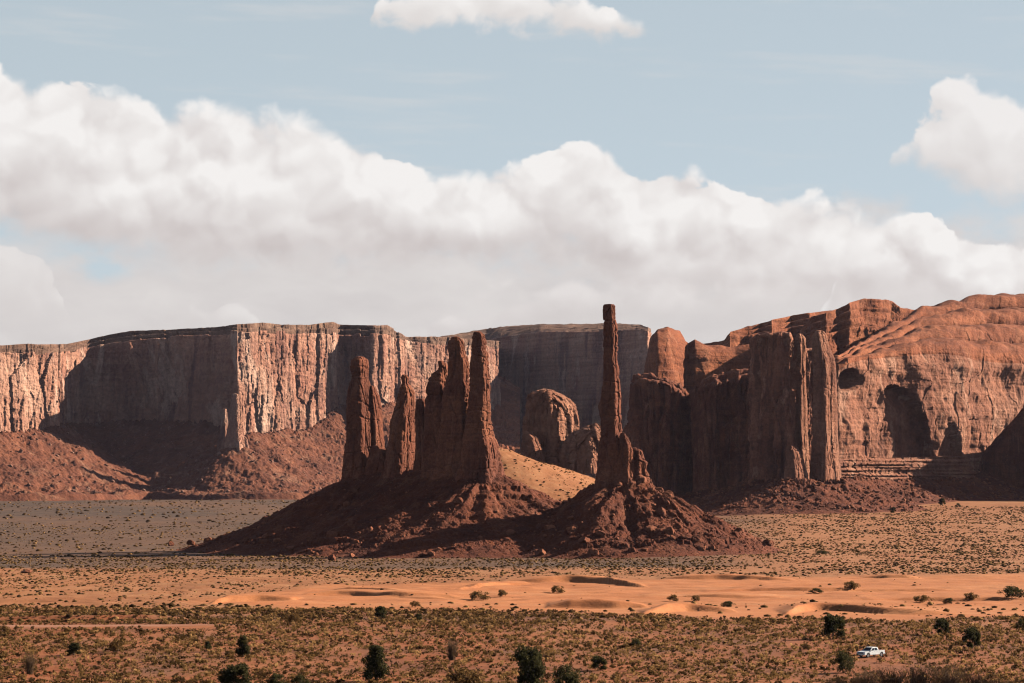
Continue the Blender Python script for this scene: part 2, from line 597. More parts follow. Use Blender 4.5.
M_RUBBLE = rock_mat('fallen_block_rock', (0.31, 0.115, 0.058), (0.23, 0.078, 0.039), (0.14, 0.046, 0.026), 0.4, 0.2, 0.2, (0.09, 0.036, 0.025))
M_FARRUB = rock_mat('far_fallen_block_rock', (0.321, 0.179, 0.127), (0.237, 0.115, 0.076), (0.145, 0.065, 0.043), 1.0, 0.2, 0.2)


def ground_mat():
    m, N, b = new_mat('desert_ground_sand')
    g = N.n('ShaderNodeNewGeometry')
    P = S(N, g.outputs['Position'])
    sand = N.n('ShaderNodeAttribute', attribute_name='sand')
    grey = N.n('ShaderNodeAttribute', attribute_name='grey')
    red = N.n('ShaderNodeAttribute', attribute_name='red')
    n1 = N.noise(P, 0.02, 6, 0.62)
    n2 = N.noise(P, 0.22, 6, 0.66)
    n3 = N.noise(N.vmul(P, (0.10, 0.035, 1.0)), 1.0, 6, 0.7)
    soil = N.ramp(n1 * 0.45 + n2 * 0.55, [(0.32, (0.224, 0.081, 0.031)), (0.50, (0.303, 0.123, 0.051)), (0.68, (0.370, 0.186, 0.088))])
    reds = N.ramp(n2, [(0.30, (0.185, 0.046, 0.015)), (0.70, (0.298, 0.086, 0.030))])
    soil = N.mix(S(N, red.outputs['Fac']), soil, reds)
    dull_tone = N.ramp(n3, [(0.30, (0.036, 0.026, 0.020)), (0.50, (0.062, 0.045, 0.035)), (0.72, (0.105, 0.074, 0.054))])  # darker grey-brown, mixed in by the grey mask
    soil = N.mix(S(N, grey.outputs['Fac']) * N.sstep(n2, 0.30, 0.62, 0.75, 1.0), soil, dull_tone)
    dn = N.noise(N.vmul(P, (0.019, 0.060, 0.322)), 1.0, 5, 0.6)
    ds = N.ramp(dn, [(0.30, (0.370, 0.127, 0.046)), (0.55, (0.424, 0.163, 0.064)), (0.75, (0.458, 0.201, 0.089))])
    col = N.mix(S(N, sand.outputs['Fac']), soil, ds)
    fine = N.noise(P, 1.3, 4, 0.7)
    col = N.mix(1.0, col, N.ramp(fine, [(0.25, (0.80, 0.80, 0.80)), (0.75, (1.15, 1.15, 1.15))]), 'MULTIPLY')
    N.put(b.inputs['Base Color'], col)
    bump(N, b, N.noise(P, 0.8, 6, 0.65), 0.35, 0.5)
    return m


M_GROUND = ground_mat()


def foliage_mat(name, stops, trans=0.35):
    m, N, b = new_mat(name)
    at = N.n('ShaderNodeAttribute', attribute_name='tint')
    g = N.n('ShaderNodeNewGeometry')
    n = N.noise(S(N, g.outputs['Position']), 2.5, 2, 0.6)
    col = N.ramp(S(N, at.outputs['Fac']), stops)
    col = N.mix(1.0, col, N.ramp(n, [(0.3, (0.75, 0.75, 0.75)), (0.7, (1.2, 1.2, 1.2))]), 'MULTIPLY')
    N.put(b.inputs['Base Color'], col)
    b.inputs['Specular IOR Level'].default_value = 0.05
    tr = N.n('ShaderNodeBsdfTranslucent')
    N.put(tr.inputs['Color'], col)
    mx = N.n('ShaderNodeMixShader')
    mx.inputs[0].default_value = trans
    out = [q for q in m.node_tree.nodes if q.type == 'OUTPUT_MATERIAL'][0]
    m.node_tree.links.new(b.outputs[0], mx.inputs[1])
    m.node_tree.links.new(tr.outputs[0], mx.inputs[2])
    m.node_tree.links.new(mx.outputs[0], out.inputs[0])
    return m


M_SCRUB = foliage_mat('sage_scrub_leaves', [(0.0, (0.053, 0.029, 0.013)), (0.35, (0.108, 0.060, 0.023)), (0.6, (0.182, 0.102, 0.038)), (0.82, (0.286, 0.160, 0.060)), (1.0, (0.440, 0.252, 0.100))], 0.5)
M_JUNIPER = foliage_mat('juniper_needles', [(0.0, (0.030, 0.030, 0.013)), (0.5, (0.066, 0.060, 0.024)), (1.0, (0.125, 0.105, 0.042))], 0.32)
M_BRUSH = foliage_mat('dry_brush_twigs', [(0.0, (0.10, 0.06, 0.035)), (0.5, (0.18, 0.105, 0.06)), (1.0, (0.28, 0.17, 0.095))], 0.25)


def plain_mat(name, c, rough=0.6, metal=0.0, spec=0.4, coat=0.0):
    m, N, b = new_mat(name)
    g = N.n('ShaderNodeNewGeometry')
    n = N.noise(S(N, g.outputs['Position']), 3.0, 4, 0.6)
    lo = tuple(v * 0.88 for v in c)
    hi = tuple(min(1, v * 1.06) for v in c)
    N.put(b.inputs['Base Color'], N.ramp(n, [(0.3, lo), (0.7, hi)]))
    b.inputs['Roughness'].default_value = rough
    b.inputs['Metallic'].default_value = metal
    b.inputs['Specular IOR Level'].default_value = spec
    b.inputs['Coat Weight'].default_value = coat
    return m


M_BARK = plain_mat('juniper_bark', (0.14, 0.095, 0.065), 0.95, 0, 0.1)

# ------------------------------------------------------------------ ground sheets
def ground_attrs(x, y):
    d = np.maximum(np.abs(y), 1)
    px = CX + x / np.maximum(d, 300) * F
    sand = sandmask(x, y)
    # the greyer, darker plain in the left distance
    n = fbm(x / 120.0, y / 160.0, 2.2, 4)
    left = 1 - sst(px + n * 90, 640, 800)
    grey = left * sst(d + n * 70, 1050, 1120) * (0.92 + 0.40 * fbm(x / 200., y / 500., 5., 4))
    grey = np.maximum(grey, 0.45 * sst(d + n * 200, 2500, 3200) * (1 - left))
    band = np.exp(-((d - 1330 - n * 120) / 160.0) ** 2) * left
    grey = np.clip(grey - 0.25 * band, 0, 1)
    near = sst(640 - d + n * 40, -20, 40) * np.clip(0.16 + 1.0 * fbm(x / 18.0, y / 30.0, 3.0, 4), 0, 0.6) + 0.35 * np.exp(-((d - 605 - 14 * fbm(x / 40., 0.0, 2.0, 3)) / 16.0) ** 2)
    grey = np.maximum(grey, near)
    red = sst(640 - d + n * 60, -40, 60) * (0.6 + 0.5 * fbm(x / 30.0, y / 60.0, 8.0, 3))
    red = np.maximum(red, 0.75 * np.exp(-((d - 1250) / 70.0) ** 2) * sst(fbm(x / 50., y / 50., 1., 3), 0.15, 0.4))
    return sand, grey, np.clip(red, 0, 1)


def build_ground():
    u_in = np.linspace(-0.30, 0.30, 521)
    step = u_in[1] - u_in[0]
    out = []
    v = 0.30
    while v < 3.0:
        step *= 1.16
        v += step
        out.append(v)
    u = np.concatenate([-np.array(out[::-1]), u_in, np.array(out)])
    rows = [np.linspace(-1500, -400, 6), np.linspace(-300, 330, 22), np.arange(345, 560, 2.6), np.arange(560, 640, 1.6), np.arange(640, 1010, 1.15)]
    g = [1010.]
    while g[-1] < 4600:
        g.append(g[-1] * 1.0045)
    g2 = [g[-1]]
    while g2[-1] < 11000:
        g2.append(g2[-1] * 1.12)
    d = np.concatenate(rows + [np.array(g), np.array(g2[1:])])
    U, D = np.meshgrid(u, d, indexing='ij')
    W = np.maximum(np.abs(D), 400.0)
    X = U * W
    Z = G(X, D)
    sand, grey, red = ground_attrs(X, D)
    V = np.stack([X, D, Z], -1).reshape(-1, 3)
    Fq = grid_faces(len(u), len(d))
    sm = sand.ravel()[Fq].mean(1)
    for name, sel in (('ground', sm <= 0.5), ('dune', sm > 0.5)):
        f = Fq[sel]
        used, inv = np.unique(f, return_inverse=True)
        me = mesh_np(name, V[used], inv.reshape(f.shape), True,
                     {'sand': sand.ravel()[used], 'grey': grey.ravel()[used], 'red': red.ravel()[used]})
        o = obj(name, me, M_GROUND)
        o['kind'] = 'structure'


build_ground()


# ------------------------------------------------------------------ cliffs, talus and spires
def resample(keys, step):
    """keys rows (px, d, ...); returns dense rows along the plan polyline, spaced by step metres"""
    K = np.array(keys, float)
    x, y = wx(K[:, 0], K[:, 1]), K[:, 1]
    L = np.concatenate([[0], np.cumsum(np.hypot(np.diff(x), np.diff(y)))])
    n = max(8, int(L[-1] / step))
    s = np.linspace(0, L[-1], n)
    out = {'s': s, 'x': np.interp(s, L, x), 'y': np.interp(s, L, y)}
    for c in range(2, K.shape[1]):
        out[c] = np.interp(s, L, K[:, c])
    return out


def smooth1(a, k):
    if k < 2:
        return a
    k = int(k) | 1
    w = np.hanning(k + 2)[1:-1]
    w /= w.sum()
    return np.convolve(np.pad(a, k // 2, mode='edge'), w, mode='valid')


def plan_normals(x, y, k):
    tx, ty = np.gradient(smooth1(x, k)), np.gradient(smooth1(y, k))
    l = np.hypot(tx, ty) + 1e-9
    return ty / l, -tx / l          # towards the camera side for lines running left to right


def cliff_sheet(keys, step, nz, disp, cap='steps', ncap=40, capstep=3, lean=6.0, corner=9, bury=12.0, back=400.0, alcoves=(), recesses=(), topdisp=None,
                wob=None, curve_smooth=5):
    """keys: (px, d, y foot, y top of the sheer face, y crest, setback of the crest)"""
    R = resample(keys, step)
    s, x, y = R['s'], smooth1(R['x'], curve_smooth), smooth1(R['y'], curve_smooth)
    nx_, ny_ = plan_normals(x, y, corner)
    zf = wz(R[2], y)
    zt = wz(R[3], y + lean)
    setb = R[5]
    zc = wz(R[4], y + setb)
    if wob is not None:
        zt = zt + wob(s)
    zc = np.maximum(zc, zt + 0.5)
    rows_z, rows_o, rows_phi, rows_w = [], [], [], []
    for t in np.linspace(0, 1, nz):
        z = (zf - bury) + (zt - zf + bury) * t
        rows_z.append(z)
        rows_o.append(lean * t * t + 0 * s)
        rows_phi.append(0 * s + 0.0)
        rows_w.append(0 * s + 1.0)
    for t in np.linspace(0, 1, ncap + 1)[1:]:
        if cap == 'steps':
            k = capstep
            i = math.floor(min(t, 0.9999) * k)
            fr = t * k - i
            jit = 0.06 * pn(s / 60.0, i * 3.1, 2.0)
            rise = (i + sst(np.full_like(s, fr), 0.0, 0.42)) / k
            run = (i + sst(np.full_like(s, fr), 0.30, 1.0)) / k
            run = np.clip(run + jit * math.sin(math.pi * t), 0, 1)
            z = zt + (zc - zt) * rise
            o = lean + (setb - lean) * run
            phi = 0.15 + 1.0 * sst(np.full_like(s, fr), 0.35, 0.8)
        elif cap == 'slope':
            z = zt + (zc - zt) * (t ** 0.8)
            o = lean + (setb - lean) * t
            phi = 0 * s + 0.3 + 1.1 * min(1, t * 6)
        elif cap == 'lobes':
            k = capstep
            tt = np.clip(t + 0.34 * math.sin(math.pi * t) * fbm(s / 70.0, t * 1.5, 3.3, 3), 0, 0.9999) * k
            i = np.floor(tt)
            fr = tt - i
            z = zt + (zc - zt) * (i + np.sin(fr * math.pi / 2) ** 0.9) / k
            o = lean + (setb - lean) * (i + 1 - np.cos(fr * math.pi / 2)) / k
            phi = fr * math.pi / 2 * 0.95 + 0.03
        else:
            a = t * math.pi / 2
            z = zt + (zc - zt) * math.sin(a) ** 0.9
            o = lean + (setb - lean) * (1 - math.cos(a))
            phi = 0 * s + a * 0.95
        rows_z.append(z)
        rows_o.append(o)
        rows_phi.append(phi)
        rows_w.append(0 * s + (1 - 0.55 * t))
    for t in (0.06, 0.15, 0.3, 0.6, 1.0):
        rows_z.append(zc - (2 + 14 * t * t) * (1 if cap == 'steps' else 3))
        rows_o.append(setb + back * t)
        rows_phi.append(0 * s + math.pi / 2)
        rows_w.append(0 * s + 0.3 * (1 - t))
    Z = np.stack(rows_z, 1)
    O = np.stack(rows_o, 1)
    PH = np.stack(rows_phi, 1)
    Wt = np.stack(rows_w, 1)
    n = Z.shape[1]
    Sg = np.repeat(s[:, None], n, 1)
    Y = y[:, None] + O
    X = x[:, None] * Y / y[:, None]
    D = disp(Sg, Z, X, Y) * Wt
    if topdisp is not None:
        cp = np.cos(np.minimum(PH, math.pi / 2))
        D = D * (PH < 0.02) + (PH >= 0.02) * (D * cp ** 4 + topdisp(X, Y, Z) * (1 - cp ** 4))
    px = CX + X / Y * F
    py = YH + (HC - Z) / Y * F
    for (ax, ay, rx, ry, dep, pw) in alcoves:
        wn = 0.20 * fbm(Sg / 16.0, Z / 16.0, ax, 4)
        r = (np.abs((px - ax) / rx) ** pw + np.abs((py - ay) / ry) ** pw) ** (1.0 / pw) + wn
        D = D - dep * (1 - sst(r, 0.62, 1.02))
    for rows, dep in recesses:
        rw = np.array(rows, float)
        jag = 2.6 * fbm(Sg / 7.0, Z / 9.0, 4.0, 3) + 1.2 * (cells(Sg / 4.0, Z / 7.0, 1.5)[0] - 0.5)
        xl, xr = np.interp(py, rw[:, 0], rw[:, 1]), np.interp(py, rw[:, 0], rw[:, 2])
        m_ = np.minimum(np.minimum(px - xl, xr - px), np.minimum(py - rw[0, 0], rw[-1, 0] - py)) + jag
        D = D - dep * sst(m_, 0.0, 4.5)
    c, sn = np.cos(PH), np.sin(PH)
    X = X + nx_[:, None] * D * c
    Y = Y + ny_[:, None] * D * c
    Z = Z + D * sn
    V = np.stack([X, Y, Z], -1).reshape(-1, 3)
    return V, grid_faces(len(s), n), (x, y, zf, s)


def envelope(X, Y, zg, fx, fy, fz, slope, p):
    """height over the ground of debris that leans against the foot points"""
    H = np.zeros(X.size)
    best = np.zeros(X.size, dtype=int)
    dist = np.zeros(X.size)
    xf, yf, gf = X.ravel(), Y.ravel(), zg.ravel()
    tn = np.tan(np.radians(slope))
    for a in range(0, X.size, 4000):
        b = slice(a, a + 4000)
        dd = np.hypot(xf[b, None] - fx[None], yf[b, None] - fy[None])
        hh = np.maximum(fz[None] - gf[b, None], 0.01)
        R = hh / tn
        v = hh * np.clip(1 - dd / R, 0, 1) ** p
        k = v.argmax(1)
        i = np.arange(len(k))
        H[b], best[b], dist[b] = v[i, k], k, dd[i, k]
    return H.reshape(X.shape), best.reshape(X.shape), dist.reshape(X.shape)


def talus_sheet(foot, px0, px1, d0, d1, nu, nd, slope=27.0, p=1.5, gully=2.0, gl=14.0, block=1.2, bl=5.0, step=0.0, smooth_terr=0.0, seed=0.0, rugged=0.0):
    fx, fy, fz, fs = foot
    u = (np.linspace(px0, px1, nu) - CX) / F
    d = np.linspace(d0, d1, nd)
    U, D = np.meshgrid(u, d, indexing='ij')
    X = U * D
    zg = G(X, D)
    H, k, dist = envelope(X, D, zg, fx, fy, fz, slope, p)
    ang = np.arctan2(X - fx[k], fy[k] - D)
    sc = fs[k] + ang * 45.0
    fade = np.clip(H / 6.0, 0, 1)
    if rugged:
        ang = np.clip(ang, -2.6, 2.6) + fs[k] / 55.0 + 0.25 * fbm(X / 45., D / 45., 5.0 + seed, 3)
        H = H * (1 + rugged * (fbm(ang * 1.5, dist / 160.0, 2.0 + seed, 4) * 1.5 + 0.35 * bil(ang * 3.0, dist / 90.0, seed, 2) - 0.25) * sst(dist, 4, 40))
        H = np.maximum(H, 0)
    lump = fbm(X / 40.0, D / 40.0, 1.0 + seed, 4)
    gu = bil(sc / gl, dist / (gl * 9), seed, 3) - 0.45
    v1, e1 = cells(X / bl, D / bl, H / bl * 1.2 + seed)
    v2, e2 = cells(X / bl * 2.7, D / bl * 2.7, seed + H / bl * 2)
    H2 = H + fade * (gully * 0.35 * gu * (0.4 + np.clip(lump + 0.4, 0, 1.2)) + gully * 1.1 * lump + gully * 0.6 * fbm(X / 9., D / 9., H / 9. + seed, 4) + block * (v1 - 0.45) * np.clip(e1 * 4, 0, 1) * (v1 > 0.35) + block * 0.45 * (v2 - 0.4) * (v2 > 0.5))
    if smooth_terr > 0:
        tz = H2 / smooth_terr + 1.1 * fbm(X / 38., D / 38., 9 + seed, 4)
        fr = tz - np.floor(tz)
        H2 = H2 + fade * smooth_terr * 0.75 * np.clip(fbm(X / 30., D / 30., 3 + seed, 3) * 2.2, 0, 1) * (sst(fr, 0.35, 0.65) - fr)
    if step > 0:
        H2 = H2 + step * sst(H + 1.3 * fbm(X / 25., D / 25., seed, 3), 0.6, 2.6) * (0.7 + 0.5 * fbm(X / 50., D / 50., seed + 4, 3)) - step * 0.6 * sst(H, 3, 14)
    Z = zg - 0.5 + H2
    V = np.stack([X, D, Z], -1).reshape(-1, 3)
    Fq = grid_faces(nu, nd)
    keep = (H.ravel()[Fq] > 0.02).any(1)
    Fq = Fq[keep]
    used, inv = np.unique(Fq, return_inverse=True)
    return V[used], inv.reshape(Fq.shape), (X, D, Z, H)


def spire_mesh(tab, d, depth=0.9, nth=110, nz=170, n_exp=6.0, cell=(5.0, 5.0, 9.0), amp=0.09, crack=0.7, seed=0.0, twist=-0.60, bury=4.0, joints=0.5):
    """tab rows: (y pixel, left pixel, right pixel); closed column, foot buried"""
    T = np.array(tab, float)
    T = T[T[:, 0].argsort()]
    py = np.linspace(T[0, 0], T[-1, 0], nz)
    Lp, Rp = np.interp(py, T[:, 0], T[:, 1]), np.interp(py, T[:, 0], T[:, 2])
    k = d / F
    z = HC - (py - YH) * k
    cx = ((Lp + Rp) / 2 - CX) * k
    a = (Rp - Lp) / 2 * k
    z[-1] -= bury
    th = np.linspace(0, 2 * math.pi, nth, endpoint=False)
    TH, Zg = np.meshgrid(th, z, indexing='ij')
    A = np.repeat(a[None], nth, 0)
    rr = (np.abs(np.cos(TH)) ** n_exp + np.abs(np.sin(TH)) ** n_exp) ** (-1 / n_exp)
    bx, by = np.cos(TH) * rr * A, np.sin(TH) * rr * A * depth
    if twist:
        ct = math.cos(twist)
        st = math.sin(twist)
        bx, by = bx * ct - by * st, bx * st + by * ct
        mx = np.abs(bx[:, 0] / A[:, 0]).max()
        bx, by = bx / mx, by / mx
    X = np.repeat(cx[None], nth, 0) + bx
    Y = d + by
    am = A.mean()
    v, e = cells(X / (cell[0] * 1.3) + seed, Y / (cell[1] * 1.3), Zg / (cell[2] * 3.6) + seed)
    v2, e2 = cells(X / (cell[0] * 0.55) + seed, Y / (cell[1] * 0.55), Zg / (cell[2] * 1.9) + seed * 2)
    v3, e3 = cells(X / (cell[0] * 0.22), Y / (cell[0] * 0.22), Zg / (cell[0] * 0.35) + seed)
    D = amp * am * (1.5 * (v - 0.5) + 0.85 * (v2 - 0.5) + 0.34 * (v3 - 0.5)) - 0.75 * crack * (1 - np.clip(e * 8, 0, 1)) - 0.30 * crack * (1 - np.clip(e2 * 5, 0, 1))
    jn = pn(X / 30. + seed * 3.1, Zg / 6.5, 0.1 * TH)
    D -= 0.9 * joints * np.clip(np.abs(jn) * -9 + 1, 0, 1)
    D += 0.022 * am * fbm(X / 2.5, Y / 2.5, Zg / 3.5 + seed, 3)
    D = D - 0.85 * D.mean(axis=0, keepdims=True)
    D = np.clip(D, -0.30 * A, 0.35 * A)
    l = np.hypot(bx, by) + 1e-6
    X = X + bx / l * D
    Y = Y + by / l * D
    Zg = Zg + 0.4 * fbm(X / 3, Y / 3, seed, 2)
    V = np.stack([X, Y, Zg], -1).reshape(-1, 3)
    Fq = grid_faces(nth, nz, wrap=True)
    top = np.array([[cx[0], d, z[0] + 0.06 * am]])
    V = np.concatenate([V, top])
    i = np.arange(nth)
    ti = len(V) - 1
    cap = np.stack([i * nz, np.full(nth, ti), np.full(nth, ti), ((i + 1) % nth) * nz], -1)
    # cap as triangles is kept apart: quads with a doubled corner are not allowed
    return V, Fq, np.stack([i * nz, ((i + 1) % nth) * nz, np.full(nth, ti)], -1), (cx[-1], d, z[-1])


def mesh_mixed(name, V, quads, tris, smooth=False):
    me = bpy.data.meshes.new(name)
    me.vertices.add(len(V))
    me.vertices.foreach_set('co', np.ascontiguousarray(V, dtype=np.float32).ravel())
    lp = np.concatenate([quads.ravel(), tris.ravel()]).astype(np.int32)
    me.loops.add(len(lp))
    me.loops.foreach_set('vertex_index', lp)
    tot = np.concatenate([np.full(len(quads), 4), np.full(len(tris), 3)]).astype(np.int32)
    me.polygons.add(len(tot))
    me.polygons.foreach_set('loop_start', np.concatenate([[0], np.cumsum(tot)[:-1]]).astype(np.int32))
    me.polygons.foreach_set('loop_total', tot)
    me.polygons.foreach_set('use_smooth', np.full(len(tot), smooth, dtype=bool))
    me.update(calc_edges=True)
    me.validate()
    return me


def put_mesh(name, V, quads, tris, mat, parent=None, base=(0, 0, 0), smooth=False):
    V = V - np.array(base)
    me = mesh_mixed(name, V, quads, tris, smooth) if tris is not None else mesh_np(name, V, quads, smooth)
    return obj(name, me, mat, parent, (0, 0, 0) if parent else base)


def concat(parts):
    Vs, Qs, n = [], [], 0
    for V, Q in parts:
        Vs.append(V)
        Qs.append(Q + n)
        n += len(V)
    return np.concatenate(Vs), np.concatenate(Qs)


# --- rock rubble building blocks
def rock_variants(n, sub=2, seed=3):
    out = []
    for k in range(n):
        bm = bmesh.new()
        bmesh.ops.create_icosphere(bm, subdivisions=sub, radius=1.0)
        P = np.array([v.co[:] for v in bm.verts])
        Fc = np.array([[v.index for v in f.verts] for f in bm.faces])
        bm.free()
        r = np.random.default_rng(seed + k)
        dirs = r.normal(size=(9, 3))
        dirs /= np.linalg.norm(dirs, axis=1, keepdims=True)
        cut = r.uniform(0.45, 0.85, 9)
        for dv, c in zip(dirs, cut):          # chop flat facets off the ball
            t = P @ dv
            P = P - np.outer(np.maximum(t - c, 0), dv)
        P = P * r.uniform(0.75, 1.2, 3)
        P = P + 0.06 * np.stack([pn(P[:, 0] * 2 + i * 7, P[:, 1] * 2, P[:, 2] * 2 + k) for i in range(3)], 1)
        out.append((P, Fc))
    return out


ROCKS = rock_variants(6, 2)
ROCKS_LOW = rock_variants(6, 1, 40)


def scatter_rocks(variants, pts, sizes, seed=0):
    r = np.random.default_rng(seed)
    parts = []
    which = r.integers(0, len(variants), len(pts))
    for p, s, w in zip(pts, sizes, which):
        P, Fc = variants[w]
        a = r.uniform(0, 6.28)
        c, sn = math.cos(a), math.sin(a)
        Q = P * (np.array([1, r.uniform(0.6, 1), r.uniform(0.55, 0.9)]) * s)
        Q = np.stack([Q[:, 0] * c - Q[:, 1] * sn, Q[:, 0] * sn + Q[:, 1] * c, Q[:, 2]], 1) + p
        parts.append((Q, Fc))
    return concat(parts)


def talus_rubble(hf, n, smin, smax, seed, hmin=0.5, px=None, power=3.0):
    X, D, Z, H = hf
    r = np.random.default_rng(seed)
    ok = np.flatnonzero((H > hmin).ravel())
    k = r.choice(ok, n)
    p = np.stack([X.ravel()[k], D.ravel()[k], Z.ravel()[k]], 1)
    s = smin + (smax - smin) * r.random(n) ** power
    clump = fbm(p[:, 0] / 20., p[:, 1] / 20., seed, 3)
    keep = clump > r.uniform(-0.6, 0.25, n)
    p, s = p[keep], s[keep]
    p[:, 2] += s * 0.15
    return p, s


# ================================================================== far mesa on the left
def far_disp(sc):
    def f(s, z, x, y):
        px = CX + x / y * F
        am = np.interp(px, [-60, 40, 70, 100, 215, 236, 330, 345, 380, 420], [0.55, 0.5, 0.42, 0.42, 0.42, 0.50, 0.50, 0.45, 0.45, 0.5])
        am = am * (0.75 + 0.9 * np.clip(fbm(s / 70., z / 90., 8.8, 2) + 0.3, 0, 1))
        s = s + 2.6 * fbm(s / 22., z / 34., 1.7, 3)
        v, e = cells(s / (40 * sc), z / (210 * sc), 0.5)
        v2, e2 = cells(s / (14 * sc) + 7.7, z / (75 * sc), 1.5)
        v3, e3 = cells(s / (5.5 * sc) + 3.1, z / (20 * sc), 2.5)
        fl = bil(s / (22 * sc), z / (160 * sc), 3.3, 3)
        big = fbm(s / (120 * sc), z / (300 * sc), 6.6, 3)
        return sc * (am * (19 * (v - 0.5) + 8 * (v2 - 0.5) + 3.2 * (v3 - 0.5) + 3 * (fl - 0.5)
                     - 4 * (1 - np.clip(e * 5, 0, 1)) - 1.6 * (1 - np.clip(e2 * 4, 0, 1))) + 10 * big * np.maximum(am, .4) + 2.5 * fbm(s / 20., z / 8., 4., 3))
    return f


def top_noise(a, l):
    def f(X, Y, Z):
        v, e = cells(X / (l * 0.5), Y / (l * 0.5), Z / (l * 0.3))
        return a * fbm(X / l, Y / l, Z / (l * 0.4), 4) + a * 0.5 * (v - 0.5)
    return f


def split_sheet(V, Q, nz, ncap, lower, upper, root, base, at=0):
    nrow = nz + ncap + 5
    up = (Q[:, 0] % nrow) >= nz - 1 + at
    for (nm, mt), sel in ((lower, ~up), (upper, up)):
        us, inv = np.unique(Q[sel], return_inverse=True)
        put_mesh(nm, V[us], inv.reshape(-1, 4), None, mt, root, base)


def build_far_mesas():
    # (px, d, y foot, y cliff top, y crest, setback)
    A = [(-330, 4480, 436, 352, 340, 160), (-180, 4000, 438, 352, 342, 160), (-60, 3900, 436, 353, 345, 150), (-10, 3960, 433, 354, 347, 140), (25, 4050, 430, 358, 345, 130), (58, 4150, 425, 358, 345, 120),
         (66, 4300, 424, 357, 345, 120), (90, 4385, 421, 350, 340, 120), (110, 4390, 421, 347, 335, 120), (130, 4375, 420, 344, 332, 130), (165, 4340, 420, 341, 331, 150), (205, 4290, 421, 340, 329, 160), (228, 4240, 428, 338, 327, 190), (237, 4200, 437, 337, 326, 240),
         (250, 4225, 432, 338, 326, 250), (262, 4270, 432, 338, 325, 260), (285, 4330, 430, 338, 327, 260), (310, 4400, 428, 339, 327, 260), (332, 4480, 412, 341, 324, 240),
         (340, 4540, 404, 342, 326, 210), (352, 4545, 404, 342, 327, 200), (366, 4500, 406, 341, 327, 200), (374, 4500, 406, 341, 327, 200), (388, 4560, 404, 341, 327, 200),
         (398, 4640, 400, 344, 334, 160), (404, 4670, 400, 345, 338, 160), (440, 4750, 398, 348, 338, 160), (500, 4990, 398, 352, 342, 160)]
    root = empty('mesa', (wx(200, 4300), 4300, wz(497, 4300)), 'long flat topped mesa with a pale sunlit prow above a red debris cone', 'mesa')
    base = np.array(root.location)
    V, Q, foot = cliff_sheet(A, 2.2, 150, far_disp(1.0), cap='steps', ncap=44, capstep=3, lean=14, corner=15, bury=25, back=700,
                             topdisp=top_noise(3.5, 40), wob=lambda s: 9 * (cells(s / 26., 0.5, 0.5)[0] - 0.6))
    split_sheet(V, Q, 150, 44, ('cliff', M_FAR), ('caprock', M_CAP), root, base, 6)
    fx, fy, fz, fs = foot
    sel = slice(0, None, 6)
    # a ruined tower stands in front of the prow
    ft = (np.concatenate([fx[sel], [wx(236, 4112)]]), np.concatenate([fy[sel] - 6, [4112]]), np.concatenate([fz[sel], [wz(441, 4112)]]), np.concatenate([fs[sel], [fs[len(fs) // 2]]]))
    V, Q, hf = talus_sheet(ft, -300, 520, 3600, 4640, 820, 320, slope=27, p=1.35, gully=6, gl=26, block=1.3, bl=8, step=11.0, smooth_terr=12.0, seed=1.0)
    t = put_mesh('talus', V, Q, None, M_FARTAL, root, base)
    p, s = talus_rubble(hf, 6500, 0.9, 6.0, 21, 3.0, power=5.0)
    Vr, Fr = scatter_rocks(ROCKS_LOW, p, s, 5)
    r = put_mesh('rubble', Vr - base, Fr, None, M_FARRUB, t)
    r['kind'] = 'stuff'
    # pinnacles leaning on the prow and one thin rib on the shaded wall
    for tab, d, sd_ in (([(342, 126, 131), (352, 127, 134), (366, 131, 139), (380, 137, 142), (390, 139, 147), (398, 142, 146)], 4352, 9.0), ([(344, 156, 160), (352, 155, 161), (362, 155, 158)], 4330, 11.0),
                        ([(394, 233, 239), (402, 231, 241), (415, 229, 242), (432, 227, 244), (446, 224, 248)], 4110, 2.0),
                        ([(409, 222, 227), (418, 221, 228), (432, 220, 229), (446, 217, 231)], 4158, 5.0)):
        V, Qd, Tr, bs = spire_mesh(tab, d, 0.9, 60, 70, cell=(9, 9, 20), amp=0.16, crack=1.5, seed=sd_, bury=20)
        o = put_mesh('pinnacle', V - base, Qd, Tr, M_FAR, root)

    # the mesa farther off to its right
    B = [(396, 5250, 404, 345, 340, 150), (430, 5330, 402, 346, 338, 200), (462, 5420, 402, 345, 333, 260), (486, 5450, 410, 341, 329, 300), (500, 5350, 440, 338, 327, 300), (540, 5180, 444, 332, 324, 260),
         (580, 5060, 446, 332, 324, 260), (615, 4960, 446, 331, 323, 240), (640, 4890, 446, 330, 325, 160), (648, 4870, 446, 331, 327, 60), (650, 4900, 446, 332, 328, 40), (651, 5300, 446, 336, 330, 40)]
    root = empty('mesa', (wx(560, 5100), 5100, wz(470, 5100)), 'hazy dark walled mesa filling the gap behind the lone stone column', 'mesa')
    base = np.array(root.location)

    def wall(s, z, x, y):
        f = far_disp(1.0)(s, z, x, y)
        led = fbm(s / 300., z / 11., 3.0, 4)
        return 0.30 * f + 5 * led
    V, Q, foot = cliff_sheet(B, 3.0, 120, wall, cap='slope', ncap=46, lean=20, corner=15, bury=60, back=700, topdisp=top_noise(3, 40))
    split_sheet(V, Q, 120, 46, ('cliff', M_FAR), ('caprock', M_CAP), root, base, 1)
    fx, fy, fz, fs = foot
    sel = slice(0, None, 8)
    V, Q, hf = talus_sheet((fx[sel], fy[sel] - 8, fz[sel], fs[sel]), 380, 690, 4560, 5450, 260, 160, slope=22, p=1.3, gully=9, gl=40, block=6, bl=18, step=5, smooth_terr=18, seed=2.0)
    put_mesh('talus', V, Q, None, M_FARTAL, root, base)
